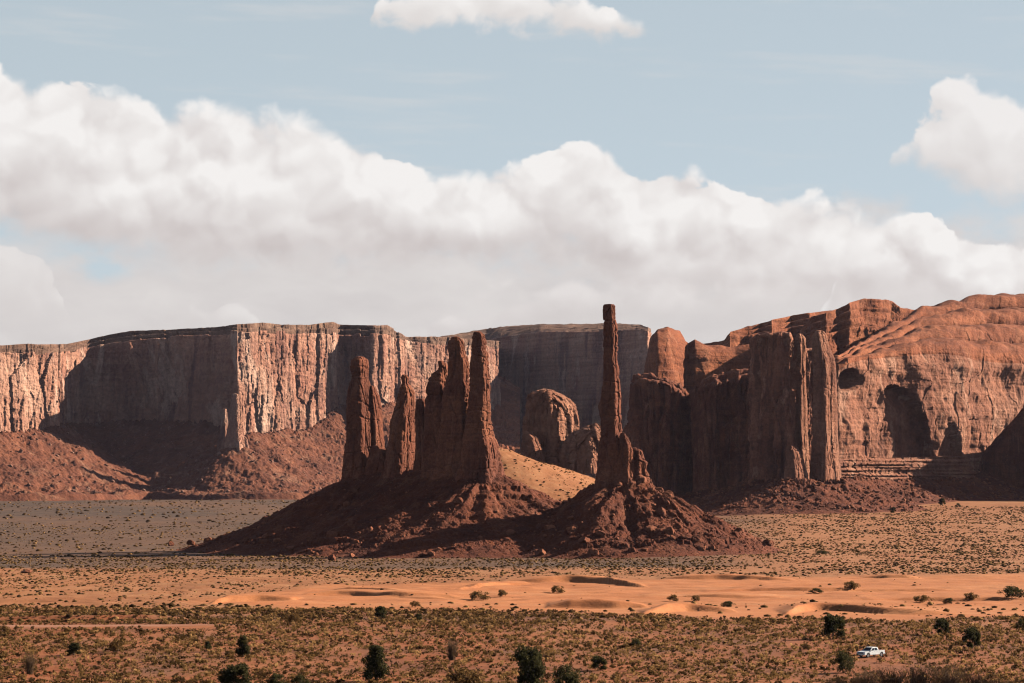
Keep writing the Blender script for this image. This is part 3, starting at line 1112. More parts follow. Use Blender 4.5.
    # sunlit bench between the two mesas
    fb = np.array([(392, 5050, 392), (410, 5060, 384), (430, 5100, 372), (450, 5150, 366), (470, 5200, 364)])
    fx, fy, fz = wx(fb[:, 0], fb[:, 1]), fb[:, 1], wz(fb[:, 2], fb[:, 1])
    V, Q, hf = talus_sheet((fx, fy, fz, np.arange(5) * 60.), 330, 520, 4600, 5250, 220, 180, slope=21, p=1.25, gully=12, gl=60, block=6, bl=22, smooth_terr=26, seed=6.0)
    o = put_mesh('hill', V, Q, None, M_DOME)
    o['kind'] = 'structure'


build_far_mesas()


# ================================================================== the sandstone massif on the right
def slick(amp, l, ledge, sd_=0.0):
    def f(s, z, x, y):
        v, e = cells(s / (l * 0.55) + sd_, z / (l * 0.6), 0.3)
        v2, e2 = cells(s / (l * 0.16), z / (l * 0.4) + sd_, 1.3)
        return amp * (1.25 * fbm(s / (l * 1.3), z / (l * 1.1), sd_, 5) + 0.20 * (v - 0.5) + 0.08 * (v2 - 0.5)) \
            + ledge * fbm(s / 120., z / 6.0, sd_ + 3, 4)
    return f


def columns(amp, sd_=0.0):
    def f(s, z, x, y):
        am = 0.45 + 1.1 * np.clip(fbm(s / 34., z / 60., sd_ + 2, 2) + 0.35, 0, 1)
        s = s + 3.0 * fbm(s / 16., z / 26., 1.7 + sd_, 3)
        v, e = cells(s / 17. + sd_, z / 90., 0.5)
        v2, e2 = cells(s / 5.5 + sd_, z / 40., 1.5)
        v3, e3 = cells(s / 2.6, z / 7. + sd_, 2.5)
        fl = bil(s / 9. + sd_, z / 90., 3.3, 3)
        return 1.5 * fbm(s / 12., z / 5., sd_, 4) + am * amp * (9 * (v - 0.5) + 3.2 * (v2 - 0.5) + 1.3 * (v3 - 0.5) + 3.5 * (fl - 0.5) - 2.6 * (1 - np.clip(e * 5, 0, 1)) - 1.0 * (1 - np.clip(e2 * 4, 0, 1)))
    return f


FOOT_R = []
EXTRA_FEET = []


def wall_thing(name, label, cat, keys, disp, mat, step=1.0, nz=120, register=False, split=None, split_mat=None, **kw):
    V, Q, foot = cliff_sheet(keys, step, nz, disp, **kw)
    d = float(np.mean([k[1] for k in keys]))
    px = float(np.mean([k[0] for k in keys]))
    base = (wx(px, d), d, wz(np.mean([k[2] for k in keys]), d))
    if split:
        o = empty(name, base)
        nrow = nz + kw['ncap'] + 5
        up = (Q[:, 0] % nrow) >= nz - 1
        for nm, sel, mt in (('cliff_face', ~up, mat), (split, up, split_mat)):
            us, inv = np.unique(Q[sel], return_inverse=True)
            put_mesh(nm, V[us] - np.array(base), inv.reshape(-1, 4), None, mt, o)
    else:
        o = put_mesh(name, V, Q, None, mat, None, base)
    tag(o, label, cat)
    if register:
        FOOT_R.append(foot)
    return o


def strata_top(a, l, led=1.4):
    def f(X, Y, Z):
        return a * fbm(X / l, Y / (l * 1.6), Z / l, 4) + a * 0.7 * (bil(X / (l * 0.8), Y / (l * 2.0), Z / (l * .7), 2) - 0.4) + led * fbm(X / 200., Y / 200., Z / 4.0, 3)
    return f


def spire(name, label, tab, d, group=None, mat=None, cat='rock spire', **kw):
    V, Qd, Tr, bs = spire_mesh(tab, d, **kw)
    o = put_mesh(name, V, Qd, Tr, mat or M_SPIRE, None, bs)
    return tag(o, label, cat, group)


def bulged(s, z, x, y):
    """broad rounded buttresses, an overhanging brow and hanging slabs"""
    py = YH + (HC - z) / y * F
    base = slick(7, 44, 1.2, 4.0)(s, z, x, y)
    big = 4.5 * fbm(s / 52.0, z / 60.0, 6.0, 3) + 1.0 * (0.5 - bil(s / 16.0 + 0.4 * fbm(s / 20., z / 20., 1., 2), z / 55.0, 2.0, 2))
    brow = 1.6 * np.exp(-((py - 366 - 7 * fbm(s / 30., 0, 1.0, 3)) / 7.0) ** 2) - 2.2 * sst(py, 370, 380) * sst(fbm(s / 40., z / 40., 9.0, 3), 0.0, 0.2)
    return base + big + brow


def build_massif():
    # back ridge, domes, then the front walls (px, d, y foot, y face top, y crest, setback)
    wall_thing('rock_ridge', 'low sandstone ridge between the rounded knob and the higher domes', 'rock ridge',
               [(690, 3060, 420, 352, 346, 40), (722, 3010, 420, 350, 342, 60), (730, 2990, 420, 345, 333, 90), (745, 3020, 420, 341, 329, 100), (760, 3030, 420, 338, 325, 110), (772, 3010, 420, 337, 321, 110), (790, 3060, 420, 335, 318, 120), (808, 3050, 420, 333, 315, 120), (830, 3110, 420, 332, 312, 130), (880, 3200, 420, 330, 314, 130)],
               slick(9, 40, 3.0, 1.0), M_DOME, 1.6, 70, cap='steps', ncap=50, capstep=3, lean=14, corner=11, back=260, topdisp=strata_top(3.5, 30))
    wall_thing('rock_dome', 'smooth rounded sandstone knob rising left above the shaded wall', 'rock dome',
               [(644, 2760, 430, 388, 372, 30), (650, 2690, 430, 372, 338, 45), (657, 2660, 430, 366, 330, 60), (668, 2670, 430, 366, 327, 70), (680, 2700, 430, 366, 332, 70), (688, 2720, 430, 364, 344, 55), (695, 2715, 430, 362, 340, 50),
                (706, 2722, 430, 362, 345, 45), (735, 2750, 430, 366, 347, 40), (770, 2760, 430, 362, 342, 40), (800, 2780, 430, 362, 340, 40)],
               slick(5, 40, 1.6, 2.0), M_DOME, 1.2, 60, cap='round', ncap=60, lean=10, corner=15, back=120, topdisp=strata_top(2.2, 26), curve_smooth=9)
    wall_thing('rock_dome', 'flat capped sandstone dome with ledges behind the fluted buttress', 'rock dome',
               [(800, 2820, 430, 352, 332, 60), (812, 2730, 430, 346, 318, 90), (826, 2690, 430, 342, 314, 120), (838, 2715, 430, 340, 310, 125), (850, 2710, 430, 338, 304, 130), (864, 2750, 430, 336, 300, 140), (880, 2770, 430, 337, 301, 140), (890, 2820, 430, 339, 303, 140), (900, 2840, 430, 345, 309, 120), (925, 2900, 430, 350, 313, 100), (960, 2970, 430, 350, 313, 100)],
               slick(9, 34, 3.0, 3.0), M_DOME, 1.2, 70, cap='steps', ncap=64, capstep=4, lean=14, corner=13, back=200, topdisp=strata_top(3.6, 30))
    wall_thing('sandstone_cliff', 'broad sunlit sandstone cliff with a dark round hole and arched alcoves', 'cliff',
               [(800, 2280, 476, 385, 360, 40), (838, 2225, 474, 370, 354, 70), (846, 2235, 473, 364, 351, 110), (862, 2262, 472, 360, 342, 220), (882, 2290, 471, 358, 332, 340), (905, 2318, 470, 356, 320, 450), (922, 2338, 470, 354, 309, 520), (945, 2360, 470, 354, 305, 540),
                (962, 2385, 470, 356, 302, 540), (974, 2410, 470, 360, 298, 540), (990, 2440, 470, 362, 296, 520), (1024, 2490, 470, 364, 296, 480), (1060, 2540, 470, 364, 297, 480), (1120, 2600, 470, 366, 300, 480), (1300, 2720, 470, 370, 312, 450)],
               bulged, M_WALL, 1.0, 150, register=True, split='dome', split_mat=M_DOME, cap='lobes', capstep=4, ncap=175, lean=14, corner=13, back=300, topdisp=strata_top(6.0, 44, 1.2),
               alcoves=((851, 380, 13, 12, 20, 2.0),),
               recesses=(([(384, 893, 900), (390, 883, 912), (397, 884, 917), (408, 887, 922), (428, 883, 929), (446, 881, 935), (466, 879, 934)], 15), ([(422, 949, 953), (430, 945, 957), (442, 941, 962), (460, 940, 966)], 10)))
    wall_thing('sandstone_cliff', 'sandstone cliff at the right edge darkened to read as deep shade', 'cliff',
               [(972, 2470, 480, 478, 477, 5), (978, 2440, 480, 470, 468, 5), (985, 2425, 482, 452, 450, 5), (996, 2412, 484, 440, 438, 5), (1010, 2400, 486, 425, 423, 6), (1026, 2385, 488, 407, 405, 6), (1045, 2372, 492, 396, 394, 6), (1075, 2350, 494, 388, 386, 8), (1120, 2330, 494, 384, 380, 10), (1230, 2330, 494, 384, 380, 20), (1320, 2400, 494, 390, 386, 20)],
               slick(5, 30, 1.0, 5.0), M_SPIRE, 1.0, 110, register=True, cap='round', ncap=10, lean=4, corner=11, back=60, topdisp=strata_top(1.0, 10))  # unlit fin stands in for a cast shadow; darker rock deepens it
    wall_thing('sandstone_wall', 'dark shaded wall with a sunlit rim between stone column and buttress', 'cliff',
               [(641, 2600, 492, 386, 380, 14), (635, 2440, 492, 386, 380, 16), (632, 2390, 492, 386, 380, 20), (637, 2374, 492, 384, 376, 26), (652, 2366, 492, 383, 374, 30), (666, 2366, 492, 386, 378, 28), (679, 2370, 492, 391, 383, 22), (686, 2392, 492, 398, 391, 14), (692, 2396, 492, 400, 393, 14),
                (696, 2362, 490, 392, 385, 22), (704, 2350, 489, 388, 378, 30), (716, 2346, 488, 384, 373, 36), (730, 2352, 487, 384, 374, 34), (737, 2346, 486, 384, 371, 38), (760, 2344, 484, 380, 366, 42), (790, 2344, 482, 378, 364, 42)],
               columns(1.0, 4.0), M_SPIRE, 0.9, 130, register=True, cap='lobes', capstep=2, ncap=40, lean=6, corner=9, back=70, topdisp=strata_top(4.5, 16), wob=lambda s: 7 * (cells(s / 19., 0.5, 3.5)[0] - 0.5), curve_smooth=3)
    # the low rocks left of that wall
    spire('rock_outcrop', 'dark crumbled outcrop at the left foot of the shaded wall', [(416, 632, 642), (424, 626, 645), (440, 622, 648), (460, 617, 650), (492, 612, 655)], 2150, None, cat='rock outcrop', seed=15.2, amp=0.16, cell=(9, 9, 14), nz=80)
    root = wall_thing('sandstone_buttress', 'tall fluted buttress with a dull red front and pale blades at right', 'buttress',
               [(753, 2300, 478, 344, 339, 8), (755, 2180, 478, 341, 336, 10), (758, 2135, 478, 338, 334, 12), (774, 2118, 478, 337, 333, 14), (790, 2112, 478, 337, 332, 14), (795, 2130, 478, 345, 341, 12), (799, 2160, 478, 352, 348, 12), (822, 2190, 478, 352, 348, 12), (834, 2240, 476, 380, 376, 10), (838, 2290, 474, 420, 415, 10)],
               columns(1.35, 9.0), M_BUTTRESS, 0.7, 190, register=True, cap='round', ncap=14, lean=5, corner=7, back=46, topdisp=strata_top(1.2, 8), curve_smooth=3)
    for tab, d, sd_, tw in (([(334, 797, 803), (338, 795, 806), (350, 794, 807), (372, 795, 806), (400, 794, 808), (440, 793, 809), (474, 791, 811)], 2142, 21.0, -0.55),
                            ([(331, 815, 824), (336, 811, 828), (350, 811, 832), (358, 811, 835), (372, 812, 837), (400, 812, 838), (440, 811, 839), (474, 808, 842)], 2128, 22.0, -0.55),
                            ([(446, 788, 796), (452, 786, 802), (466, 785, 806), (474, 783, 809)], 2104, 24.0, -0.6)):
        V, Qd, Tr, bs = spire_mesh(tab, d, 2.0, 110, 200, cell=(6, 6, 22), amp=0.085, crack=1.2, seed=sd_, bury=12, twist=tw)
        for px_ in np.linspace(tab[-1][1], tab[-1][2], 5):
            EXTRA_FEET.append((wx(px_, d), d - 14, wz(479, d)))
        put_mesh('pillar', V - np.array(root.location), Qd, Tr, M_WALL, root)
    # banded ledge along the cliff foot
    led = [(838, 2190, 478, 461, 459, 18), (880, 2250, 478, 460, 458, 18), (920, 2300, 478, 459, 457, 18), (960, 2340, 477, 459, 457, 18), (974, 2370, 477, 460, 458, 18), (982, 2430, 477, 460, 458, 18)]
    o = wall_thing('rock_ledge', 'pale banded rock ledge along the foot of the sunlit cliff', 'rock ledge', led,
                   lambda s, z, x, y: 2.2 * np.sign(pn(s / 90., z / 2.2, 0.7)) * np.abs(pn(s / 90., z / 2.2, .7)) ** .5 + 1.6 * (cells(s / 4., z / 3., .5)[0] - .5),
                   M_WALL, 0.8, 46, register=True, cap='steps', ncap=8, capstep=1, lean=3, corner=9, back=40)
    # debris apron under all of it
    fx = np.concatenate([f[0][::7] for f in FOOT_R])
    fy = np.concatenate([f[1][::7] - 3 for f in FOOT_R])
    fz = np.concatenate([f[2][::7] for f in FOOT_R])
    fs = np.concatenate([f[3][::7] for f in FOOT_R])
    ex = np.array(EXTRA_FEET)
    fx, fy, fz, fs = (np.concatenate([a_, b_]) for a_, b_ in ((fx, ex[:, 0]), (fy, ex[:, 1]), (fz, ex[:, 2]), (fs, ex[:, 0])))
    V, Q, hf = talus_sheet((fx, fy, fz, fs), 590, 1160, 1960, 2420, 760, 300, slope=19, p=1.3, gully=2.6, gl=16, block=2.4, bl=7, smooth_terr=7, seed=3.0)
    o = put_mesh('talus_slope', V, Q, None, M_TALUS)
    o['kind'] = 'structure'
    p, s = talus_rubble(hf, 6500, 0.5, 3.4, 23, 1.0, power=3.0)
    Vr, Fr = scatter_rocks(ROCKS_LOW, p, s, 6)
    r = put_mesh('rubble', Vr, Fr, None, M_RUBBLE)
    tag(r, 'reddish broken rock strewn over the slope under the sunlit cliffs', 'rubble', kind='stuff')


build_massif()

# ================================================================== the spires and their mounds
D_SP = 1400.0
D_TO = 1350.0





def build_spires():
    gs = 'rock spires on the dark ridge'
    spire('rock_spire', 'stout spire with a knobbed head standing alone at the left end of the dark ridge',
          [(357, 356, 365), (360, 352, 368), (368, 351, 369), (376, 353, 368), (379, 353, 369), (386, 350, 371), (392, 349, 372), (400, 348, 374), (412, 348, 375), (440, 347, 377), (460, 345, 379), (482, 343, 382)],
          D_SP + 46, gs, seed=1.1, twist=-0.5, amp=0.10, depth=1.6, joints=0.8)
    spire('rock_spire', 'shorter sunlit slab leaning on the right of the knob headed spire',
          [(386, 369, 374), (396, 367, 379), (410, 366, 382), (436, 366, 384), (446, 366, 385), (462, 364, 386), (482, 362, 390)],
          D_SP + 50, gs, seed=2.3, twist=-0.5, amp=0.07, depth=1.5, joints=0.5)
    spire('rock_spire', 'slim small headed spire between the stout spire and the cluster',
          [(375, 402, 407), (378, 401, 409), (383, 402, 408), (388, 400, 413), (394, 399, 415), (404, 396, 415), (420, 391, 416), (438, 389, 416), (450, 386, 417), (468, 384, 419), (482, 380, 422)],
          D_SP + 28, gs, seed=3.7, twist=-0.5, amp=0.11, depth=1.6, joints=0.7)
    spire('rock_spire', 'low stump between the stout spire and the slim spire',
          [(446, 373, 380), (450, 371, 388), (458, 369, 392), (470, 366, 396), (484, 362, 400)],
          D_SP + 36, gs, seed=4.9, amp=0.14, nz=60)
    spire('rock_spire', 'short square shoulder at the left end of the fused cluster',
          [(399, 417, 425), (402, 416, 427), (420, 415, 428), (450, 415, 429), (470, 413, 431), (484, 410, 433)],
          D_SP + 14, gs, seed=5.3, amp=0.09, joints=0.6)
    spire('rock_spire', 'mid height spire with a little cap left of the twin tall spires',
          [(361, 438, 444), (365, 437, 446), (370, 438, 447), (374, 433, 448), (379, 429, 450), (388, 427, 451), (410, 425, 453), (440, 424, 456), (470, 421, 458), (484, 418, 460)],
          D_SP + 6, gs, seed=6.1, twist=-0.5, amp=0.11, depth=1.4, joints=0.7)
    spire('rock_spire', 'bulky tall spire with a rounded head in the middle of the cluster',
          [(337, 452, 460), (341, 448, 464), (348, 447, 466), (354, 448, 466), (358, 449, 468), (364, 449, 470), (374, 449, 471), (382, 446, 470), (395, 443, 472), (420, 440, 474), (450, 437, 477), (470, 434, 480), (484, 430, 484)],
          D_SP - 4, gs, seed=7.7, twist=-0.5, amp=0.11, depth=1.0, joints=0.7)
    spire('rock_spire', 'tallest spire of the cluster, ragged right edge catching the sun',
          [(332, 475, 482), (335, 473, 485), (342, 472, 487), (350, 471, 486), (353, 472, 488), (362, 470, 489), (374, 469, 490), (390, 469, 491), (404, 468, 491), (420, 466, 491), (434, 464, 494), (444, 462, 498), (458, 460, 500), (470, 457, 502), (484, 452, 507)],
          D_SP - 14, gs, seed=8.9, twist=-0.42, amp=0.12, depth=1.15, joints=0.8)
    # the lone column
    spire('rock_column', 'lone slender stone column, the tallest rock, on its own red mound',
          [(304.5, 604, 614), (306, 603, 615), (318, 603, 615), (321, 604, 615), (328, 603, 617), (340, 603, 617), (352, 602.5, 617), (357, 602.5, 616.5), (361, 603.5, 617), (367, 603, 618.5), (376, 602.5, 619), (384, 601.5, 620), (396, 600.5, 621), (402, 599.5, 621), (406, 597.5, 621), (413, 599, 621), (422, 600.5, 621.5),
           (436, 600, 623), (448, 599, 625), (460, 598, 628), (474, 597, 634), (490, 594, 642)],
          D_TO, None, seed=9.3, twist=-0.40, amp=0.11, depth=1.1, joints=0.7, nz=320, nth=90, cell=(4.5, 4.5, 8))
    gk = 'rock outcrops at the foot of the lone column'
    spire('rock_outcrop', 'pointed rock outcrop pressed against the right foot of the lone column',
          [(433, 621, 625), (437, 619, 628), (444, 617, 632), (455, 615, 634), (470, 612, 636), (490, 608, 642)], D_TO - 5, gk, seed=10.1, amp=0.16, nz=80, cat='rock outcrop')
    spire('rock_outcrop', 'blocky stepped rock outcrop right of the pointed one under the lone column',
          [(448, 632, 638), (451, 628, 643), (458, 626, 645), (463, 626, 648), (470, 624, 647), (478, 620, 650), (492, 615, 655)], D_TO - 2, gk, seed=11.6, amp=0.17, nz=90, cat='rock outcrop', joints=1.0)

    # mounds of red shale
    def mound(foot, label_, *a, **kw):
        fx = np.array([wx(p, d) for p, d, y in foot])
        fy = np.array([d for p, d, y in foot])
        fz = np.array([wz(y, d) for p, d, y in foot])
        t = np.linspace(0, len(foot) - 1, len(foot) * 36)
        i = np.arange(len(foot))
        fx, fy, fz = (np.interp(t, i, q) for q in (fx, fy, fz))
        fs = np.concatenate([[0], np.cumsum(np.hypot(np.diff(fx), np.diff(fy)))])
        return talus_sheet((fx, fy, fz, fs), *a, **kw)

    # the long mound
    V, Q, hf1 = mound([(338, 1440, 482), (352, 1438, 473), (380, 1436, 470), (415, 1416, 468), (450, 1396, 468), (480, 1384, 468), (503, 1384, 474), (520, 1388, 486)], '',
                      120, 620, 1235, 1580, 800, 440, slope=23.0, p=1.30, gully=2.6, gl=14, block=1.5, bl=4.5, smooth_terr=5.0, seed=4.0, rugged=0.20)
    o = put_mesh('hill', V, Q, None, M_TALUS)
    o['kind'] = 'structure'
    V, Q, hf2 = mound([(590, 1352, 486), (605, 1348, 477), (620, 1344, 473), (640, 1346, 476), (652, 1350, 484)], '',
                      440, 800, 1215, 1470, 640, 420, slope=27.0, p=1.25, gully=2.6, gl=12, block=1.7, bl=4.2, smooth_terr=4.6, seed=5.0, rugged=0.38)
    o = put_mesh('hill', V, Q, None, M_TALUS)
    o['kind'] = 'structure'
    # pale sandy rise behind
    V, Q, hf3 = mound([(478, 1600, 452), (495, 1600, 446), (510, 1605, 449), (525, 1640, 456), (540, 1660, 461), (560, 1680, 466), (585, 1690, 474)], '',
                      360, 760, 1430, 1950, 400, 300, slope=20, p=1.2, gully=1.2, gl=20, block=0.0, bl=5, seed=7.0)
    o = put_mesh('hill', V, Q, None, M_GROUND, smooth=True)
    o['kind'] = 'structure'
    return hf1, hf2, hf3


HF1, HF2, HF3 = build_spires()

bt = 'parts of the small butte'
spire('rock_butte', 'small blocky butte with a sunlit slanting face behind the sandy rise',
      [(390, 536, 552), (394, 529, 562), (398, 528, 570), (406, 527, 577), (420, 527, 579), (434, 526, 579), (448, 524, 581), (466, 520, 586)], 1760, 'rocks of the small butte', mat=M_WALL, cat='butte',
      seed=12.2, amp=0.16, depth=1.3, cell=(11, 11, 14), crack=1.8, twist=-0.55)
spire('rock_block', 'low leaning block at the left foot of the small butte',
      [(432, 523, 530), (438, 522, 538), (450, 521, 542), (466, 518, 546)], 1735, 'rocks of the small butte', mat=M_WALL, cat='rock block', seed=13.4, amp=0.15, cell=(9, 9, 14), nz=70)
spire('rock_block', 'low humped block at the right foot of the small butte',
      [(424, 592, 599), (430, 578, 603), (436, 568, 604), (446, 562, 606), (468, 556, 612)], 1740, 'rocks of the small butte', mat=M_WALL, cat='rock block', seed=14.4, amp=0.18, cell=(10, 10, 12), nz=90, crack=1.4)

# ------------------------------------------------------------------ the air between here and the far mesas
def build_haze():
    bm = bmesh.new()
    bmesh.ops.create_cube(bm, size=1.0)
    me = bpy.data.meshes.new('haze')
    bm.to_mesh(me)
    bm.free()
    m = bpy.data.materials.new('valley_air')
    m.use_nodes = True
    t = m.node_tree
    t.nodes.clear()
    o_ = t.nodes.new('ShaderNodeOutputMaterial')
    v = t.nodes.new('ShaderNodeVolumePrincipled')
    v.inputs['Color'].default_value = (0.74, 0.74, 1.0, 1)
    v.inputs['Density'].default_value = HAZE
    v.inputs['Anisotropy'].default_value = 0.3
    t.links.new(v.outputs[0], o_.inputs['Volume'])
    o = obj('haze', me, m)
    z0, z1 = -80.0, 300.0
    o.scale = (70000, 14500, z1 - z0)
    o.location = (0, 5400, (z0 + z1) / 2)
    o['kind'] = 'stuff'


HAZE = 0.55e-5
build_haze()

# ------------------------------------------------------------------ dirt road in the left foreground
def build_road():
    px = np.linspace(-420, 262, 150)
    dc = 553 + 5.0 * np.sin((px + 60) / 110.0) + np.where(px > 150, (px - 150) * 0.07, 0)
    w = np.interp(px, [-420, 140, 262], [5.5, 5.0, 1.2])
    rows = np.linspace(-1, 1, 9)
    D = dc[:, None] + w[:, None] * rows[None] + 0.35 * fbm(px[:, None] / 9.0, rows[None] * 2, 1.0, 3)
    X = wx(px[:, None], D)
    Z = G(X, D) + 0.12 - 0.16 * np.abs(rows[None]) ** 6
    V = np.stack([X, D, Z], -1).reshape(-1, 3)
    m, N, b = new_mat('graded_red_dirt')
    g = N.n('ShaderNodeNewGeometry')
    P = S(N, g.outputs['Position'])
    n = N.noise(N.vmul(P, (0.05, 0.5, 0.5)), 1.0, 6, 0.65)
    N.put(b.inputs['Base Color'], N.ramp(n, [(0.3, (0.21, 0.075, 0.036)), (0.5, (0.30, 0.13, 0.075)), (0.7, (0.36, 0.21, 0.145))]))
    bump(N, b, n, 0.4, 0.3)
    o = obj('road', mesh_np('road', V, grid_faces(len(px), 9), True), m)
    o['kind'] = 'structure'


build_road()


# ------------------------------------------------------------------ boulders
M_BOULDER = M_RUBBLE
BOULDER_ME = []
for P_, F_ in rock_variants(6, 3, 70):
    v_, e_ = cells(P_[:, 0] * 1.6, P_[:, 1] * 1.6, P_[:, 2] * 1.6)
    P_ = P_ * (1 + 0.16 * (v_ - 0.5) + 0.08 * fbm(P_[:, 0] * 3, P_[:, 1] * 3, P_[:, 2] * 3, 3))[:, None]
    me_ = mesh_np('boulder', P_ + np.array([0, 0, 0.55]), F_, False)
    me_.materials.append(M_BOULDER)
    BOULDER_ME.append(me_)


def boulder(loc, r, label, group=None, sx=1.0, sz=0.8):
    o = bpy.data.objects.new('boulder', random.choice(BOULDER_ME))
    COL.objects.link(o)
    o.location = loc
    o.scale = (r * sx, r * random.uniform(0.8, 1.0), r * sz)
    o.rotation_euler = (random.uniform(-.15, .15), random.uniform(-.15, .15), random.uniform(0, 6.28))
    return tag(o, label, 'boulder', group)


def boulder_at(px, py, w, label, sz=0.8, group=None):
    x, d = groundhit(px, py)
    boulder((x, d, float(G(np.array([x]), np.array([d]))[0]) - 0.15), w / 2 / F * d, label, group, 1.0, sz)


boulder_at(332, 561, 9, 'dark block alone on the flat just in front of the long spire mound', 1.2)
boulder_at(26, 573, 14, 'low wide red boulder at the far left rim of the pale scrub', 0.42)
boulder_at(171, 546, 7, 'boulder at the left tip of the mound, in front of the grey plain', 0.9)
boulder_at(191, 545, 9, 'larger dark boulder beside the one at the left tip of the mound', 0.9)
boulder_at(366, 556, 6, 'small boulder on the red apron right of the lone dark block', 0.9)
boulder_at(392, 554, 7, 'rounded boulder on the red apron beneath the slim spire', 0.9)
boulder_at(426, 555, 6, 'small dark boulder on the red apron beneath the fused spires', 0.9)
boulder_at(553, 547, 9, 'pale sunlit boulder at the left foot of the lone column mound', 1.1)
boulder_at(561, 552, 8, 'second pale boulder just right of the sunlit one at the mound foot', 0.8)
boulder_at(737, 549, 14, 'dark flat boulder at the right toe of the lone column mound', 0.6)
boulder_at(705, 549, 16, 'low slab boulder at the front right toe of the lone column mound', 0.5)


def mound_boulders(hf, n, group, label, seed, smin, smax, hmin=1.0, hmax=60):
    X, D, Z, H = hf
    r = np.random.default_rng(seed)
    front = (H > hmin) & (H < hmax) & (np.gradient(H, axis=1) > 0.0)
    ok = np.flatnonzero(front.ravel())
    k = r.choice(ok, n * 3)
    cl = fbm(X.ravel()[k] / 18., D.ravel()[k] / 18., seed, 3)
    k = k[cl > 0.0][:n]
    for i in k:
        sz = smin + (smax - smin) * r.random() ** 2.6
        boulder((X.ravel()[i], D.ravel()[i], Z.ravel()[i] - 0.25 * sz), sz, label, group, 1.0, r.uniform(0.6, 1.0))


mound_boulders(HF2, 110, 'boulders on the mound of the lone column', 'reddish boulder lying on the mound beneath the lone slender column', 31, 0.7, 4.0)
mound_boulders(HF1, 90, 'boulders on the long dark mound', 'dark red boulder lying on the long mound beneath the row of spires', 32, 0.6, 3.2, 0.6, 30)
for hf_, n_, sd_ in ((HF1, 5200, 41), (HF2, 4200, 42)):
    p_, s_ = talus_rubble(hf_, n_, 0.15, 1.1, sd_, 0.4, power=2.5)
    V_, Q_ = scatter_rocks(ROCKS_LOW, p_, s_, sd_)
    tag(obj('rubble', mesh_np('rubble', V_, Q_), M_RUBBLE), 'broken red rock strewn over the mounds below the spires', 'rubble', kind='stuff')


# ------------------------------------------------------------------ plants
def leaf_cloud(r, n, rad, hz, size, shell=0.55, lumps=5, base=0.0):
    """random small quads filling a lumpy dome"""
    cen = r.normal(size=(lumps, 3)) * np.array([0.45, 0.45, 0.28])
    cen[:, 2] = np.abs(cen[:, 2]) + 0.30
    k = r.integers(0, lumps, n)
    dv = r.normal(size=(n, 3))
    dv /= np.linalg.norm(dv, axis=1, keepdims=True)
    rr = shell + (1 - shell) * r.random(n)
    P = cen[k] + dv * rr[:, None] * r.uniform(0.38, 0.58, lumps)[k][:, None]
    P[:, 2] = np.abs(P[:, 2] + 0.05)
    P = P * np.array([rad, rad, hz]) + np.array([0, 0, base])
    return quads_at(r, P, size)


def quads_at(r, P, size):
    n = len(P)
    a = r.normal(size=(n, 3))
    a /= np.linalg.norm(a, axis=1, keepdims=True)
    b = np.cross(a, r.normal(size=(n, 3)))
    b /= np.linalg.norm(b, axis=1, keepdims=True)
    s = size * r.uniform(0.6, 1.3, n)[:, None]
    a, b = a * s, b * s * 0.62
    V = np.stack([P - a - b, P + a - b * 0.4, P + a * 0.8 + b, P - a * 0.6 + b], 1).reshape(-1, 3)
    V[:, 2] = np.maximum(V[:, 2], 0.01)
    return V, np.arange(4 * n).reshape(n, 4)


def blob_low(r):
    bm = bmesh.new()
    bmesh.ops.create_icosphere(bm, subdivisions=1, radius=1.0)
    P = np.array([v.co[:] for v in bm.verts])
    Fc = np.array([[v.index for v in f.verts] for f in bm.faces])
    bm.free()
    P = P * r.uniform(0.72, 1.2, (len(P), 1))
    P[:, 2] = np.maximum(P[:, 2] * 0.75 + 0.15, -0.1)
    keep = (P[Fc][:, :, 2].max(1) > 0.0)
    return P, Fc[keep]


def tints(n, r, x, y):
    c = fbm(x / 26.0, y / 40.0, 5.5, 3)
    t = np.clip(0.64 + 0.30 * c + r.normal(size=n) * 0.24, 0.02, 1.0)
    return t


def scatter_plants(name, label, pts, radii, hts, tint, near, seed):
    r = np.random.default_rng(seed)
    if near:
        var = [leaf_cloud(r, 26, 1.0, 1.0, 0.30, lumps=4) for _ in range(7)]
    else:
        var = [blob_low(r) for _ in range(6)]
    w = r.integers(0, len(var), len(pts))
    Vs, Qs, ts, n0 = [], [], [], 0
    for i in range(len(var)):
        k = np.flatnonzero(w == i)
        P, Fc = var[i]
        a = r.uniform(0, 6.28, len(k))
        c, sn = np.cos(a), np.sin(a)
        x = (P[None, :, 0] * c[:, None] - P[None, :, 1] * sn[:, None]) * radii[k][:, None] + pts[k, 0][:, None]
        y = (P[None, :, 0] * sn[:, None] + P[None, :, 1] * c[:, None]) * radii[k][:, None] + pts[k, 1][:, None]
        z = P[None, :, 2] * hts[k][:, None] + pts[k, 2][:, None]
        Vs.append(np.stack([x, y, z], -1).reshape(-1, 3))
        Qs.append((Fc[None] + (np.arange(len(k)) * len(P))[:, None, None]).reshape(-1, Fc.shape[1]) + n0)
        ts.append(np.repeat(tint[k], len(P)))
        n0 += len(k) * len(P)
    V, Q, T = np.concatenate(Vs), np.concatenate(Qs), np.concatenate(ts)
    o = obj(name, mesh_np(name, V, Q, not near, {'tint': T}), M_SCRUB)
    tag(o, label, 'scrub', kind='stuff')


def sample_zone(r, px0, px1, d0, d1, dens):
    """uniform over the ground"""
    n = int(dens * (px1 - px0) / F * (d1 * d1 - d0 * d0) / 2)
    d = np.sqrt(r.uniform(d0 * d0, d1 * d1, n))
    px = r.uniform(px0, px1, n)
    return wx(px, d), d, px


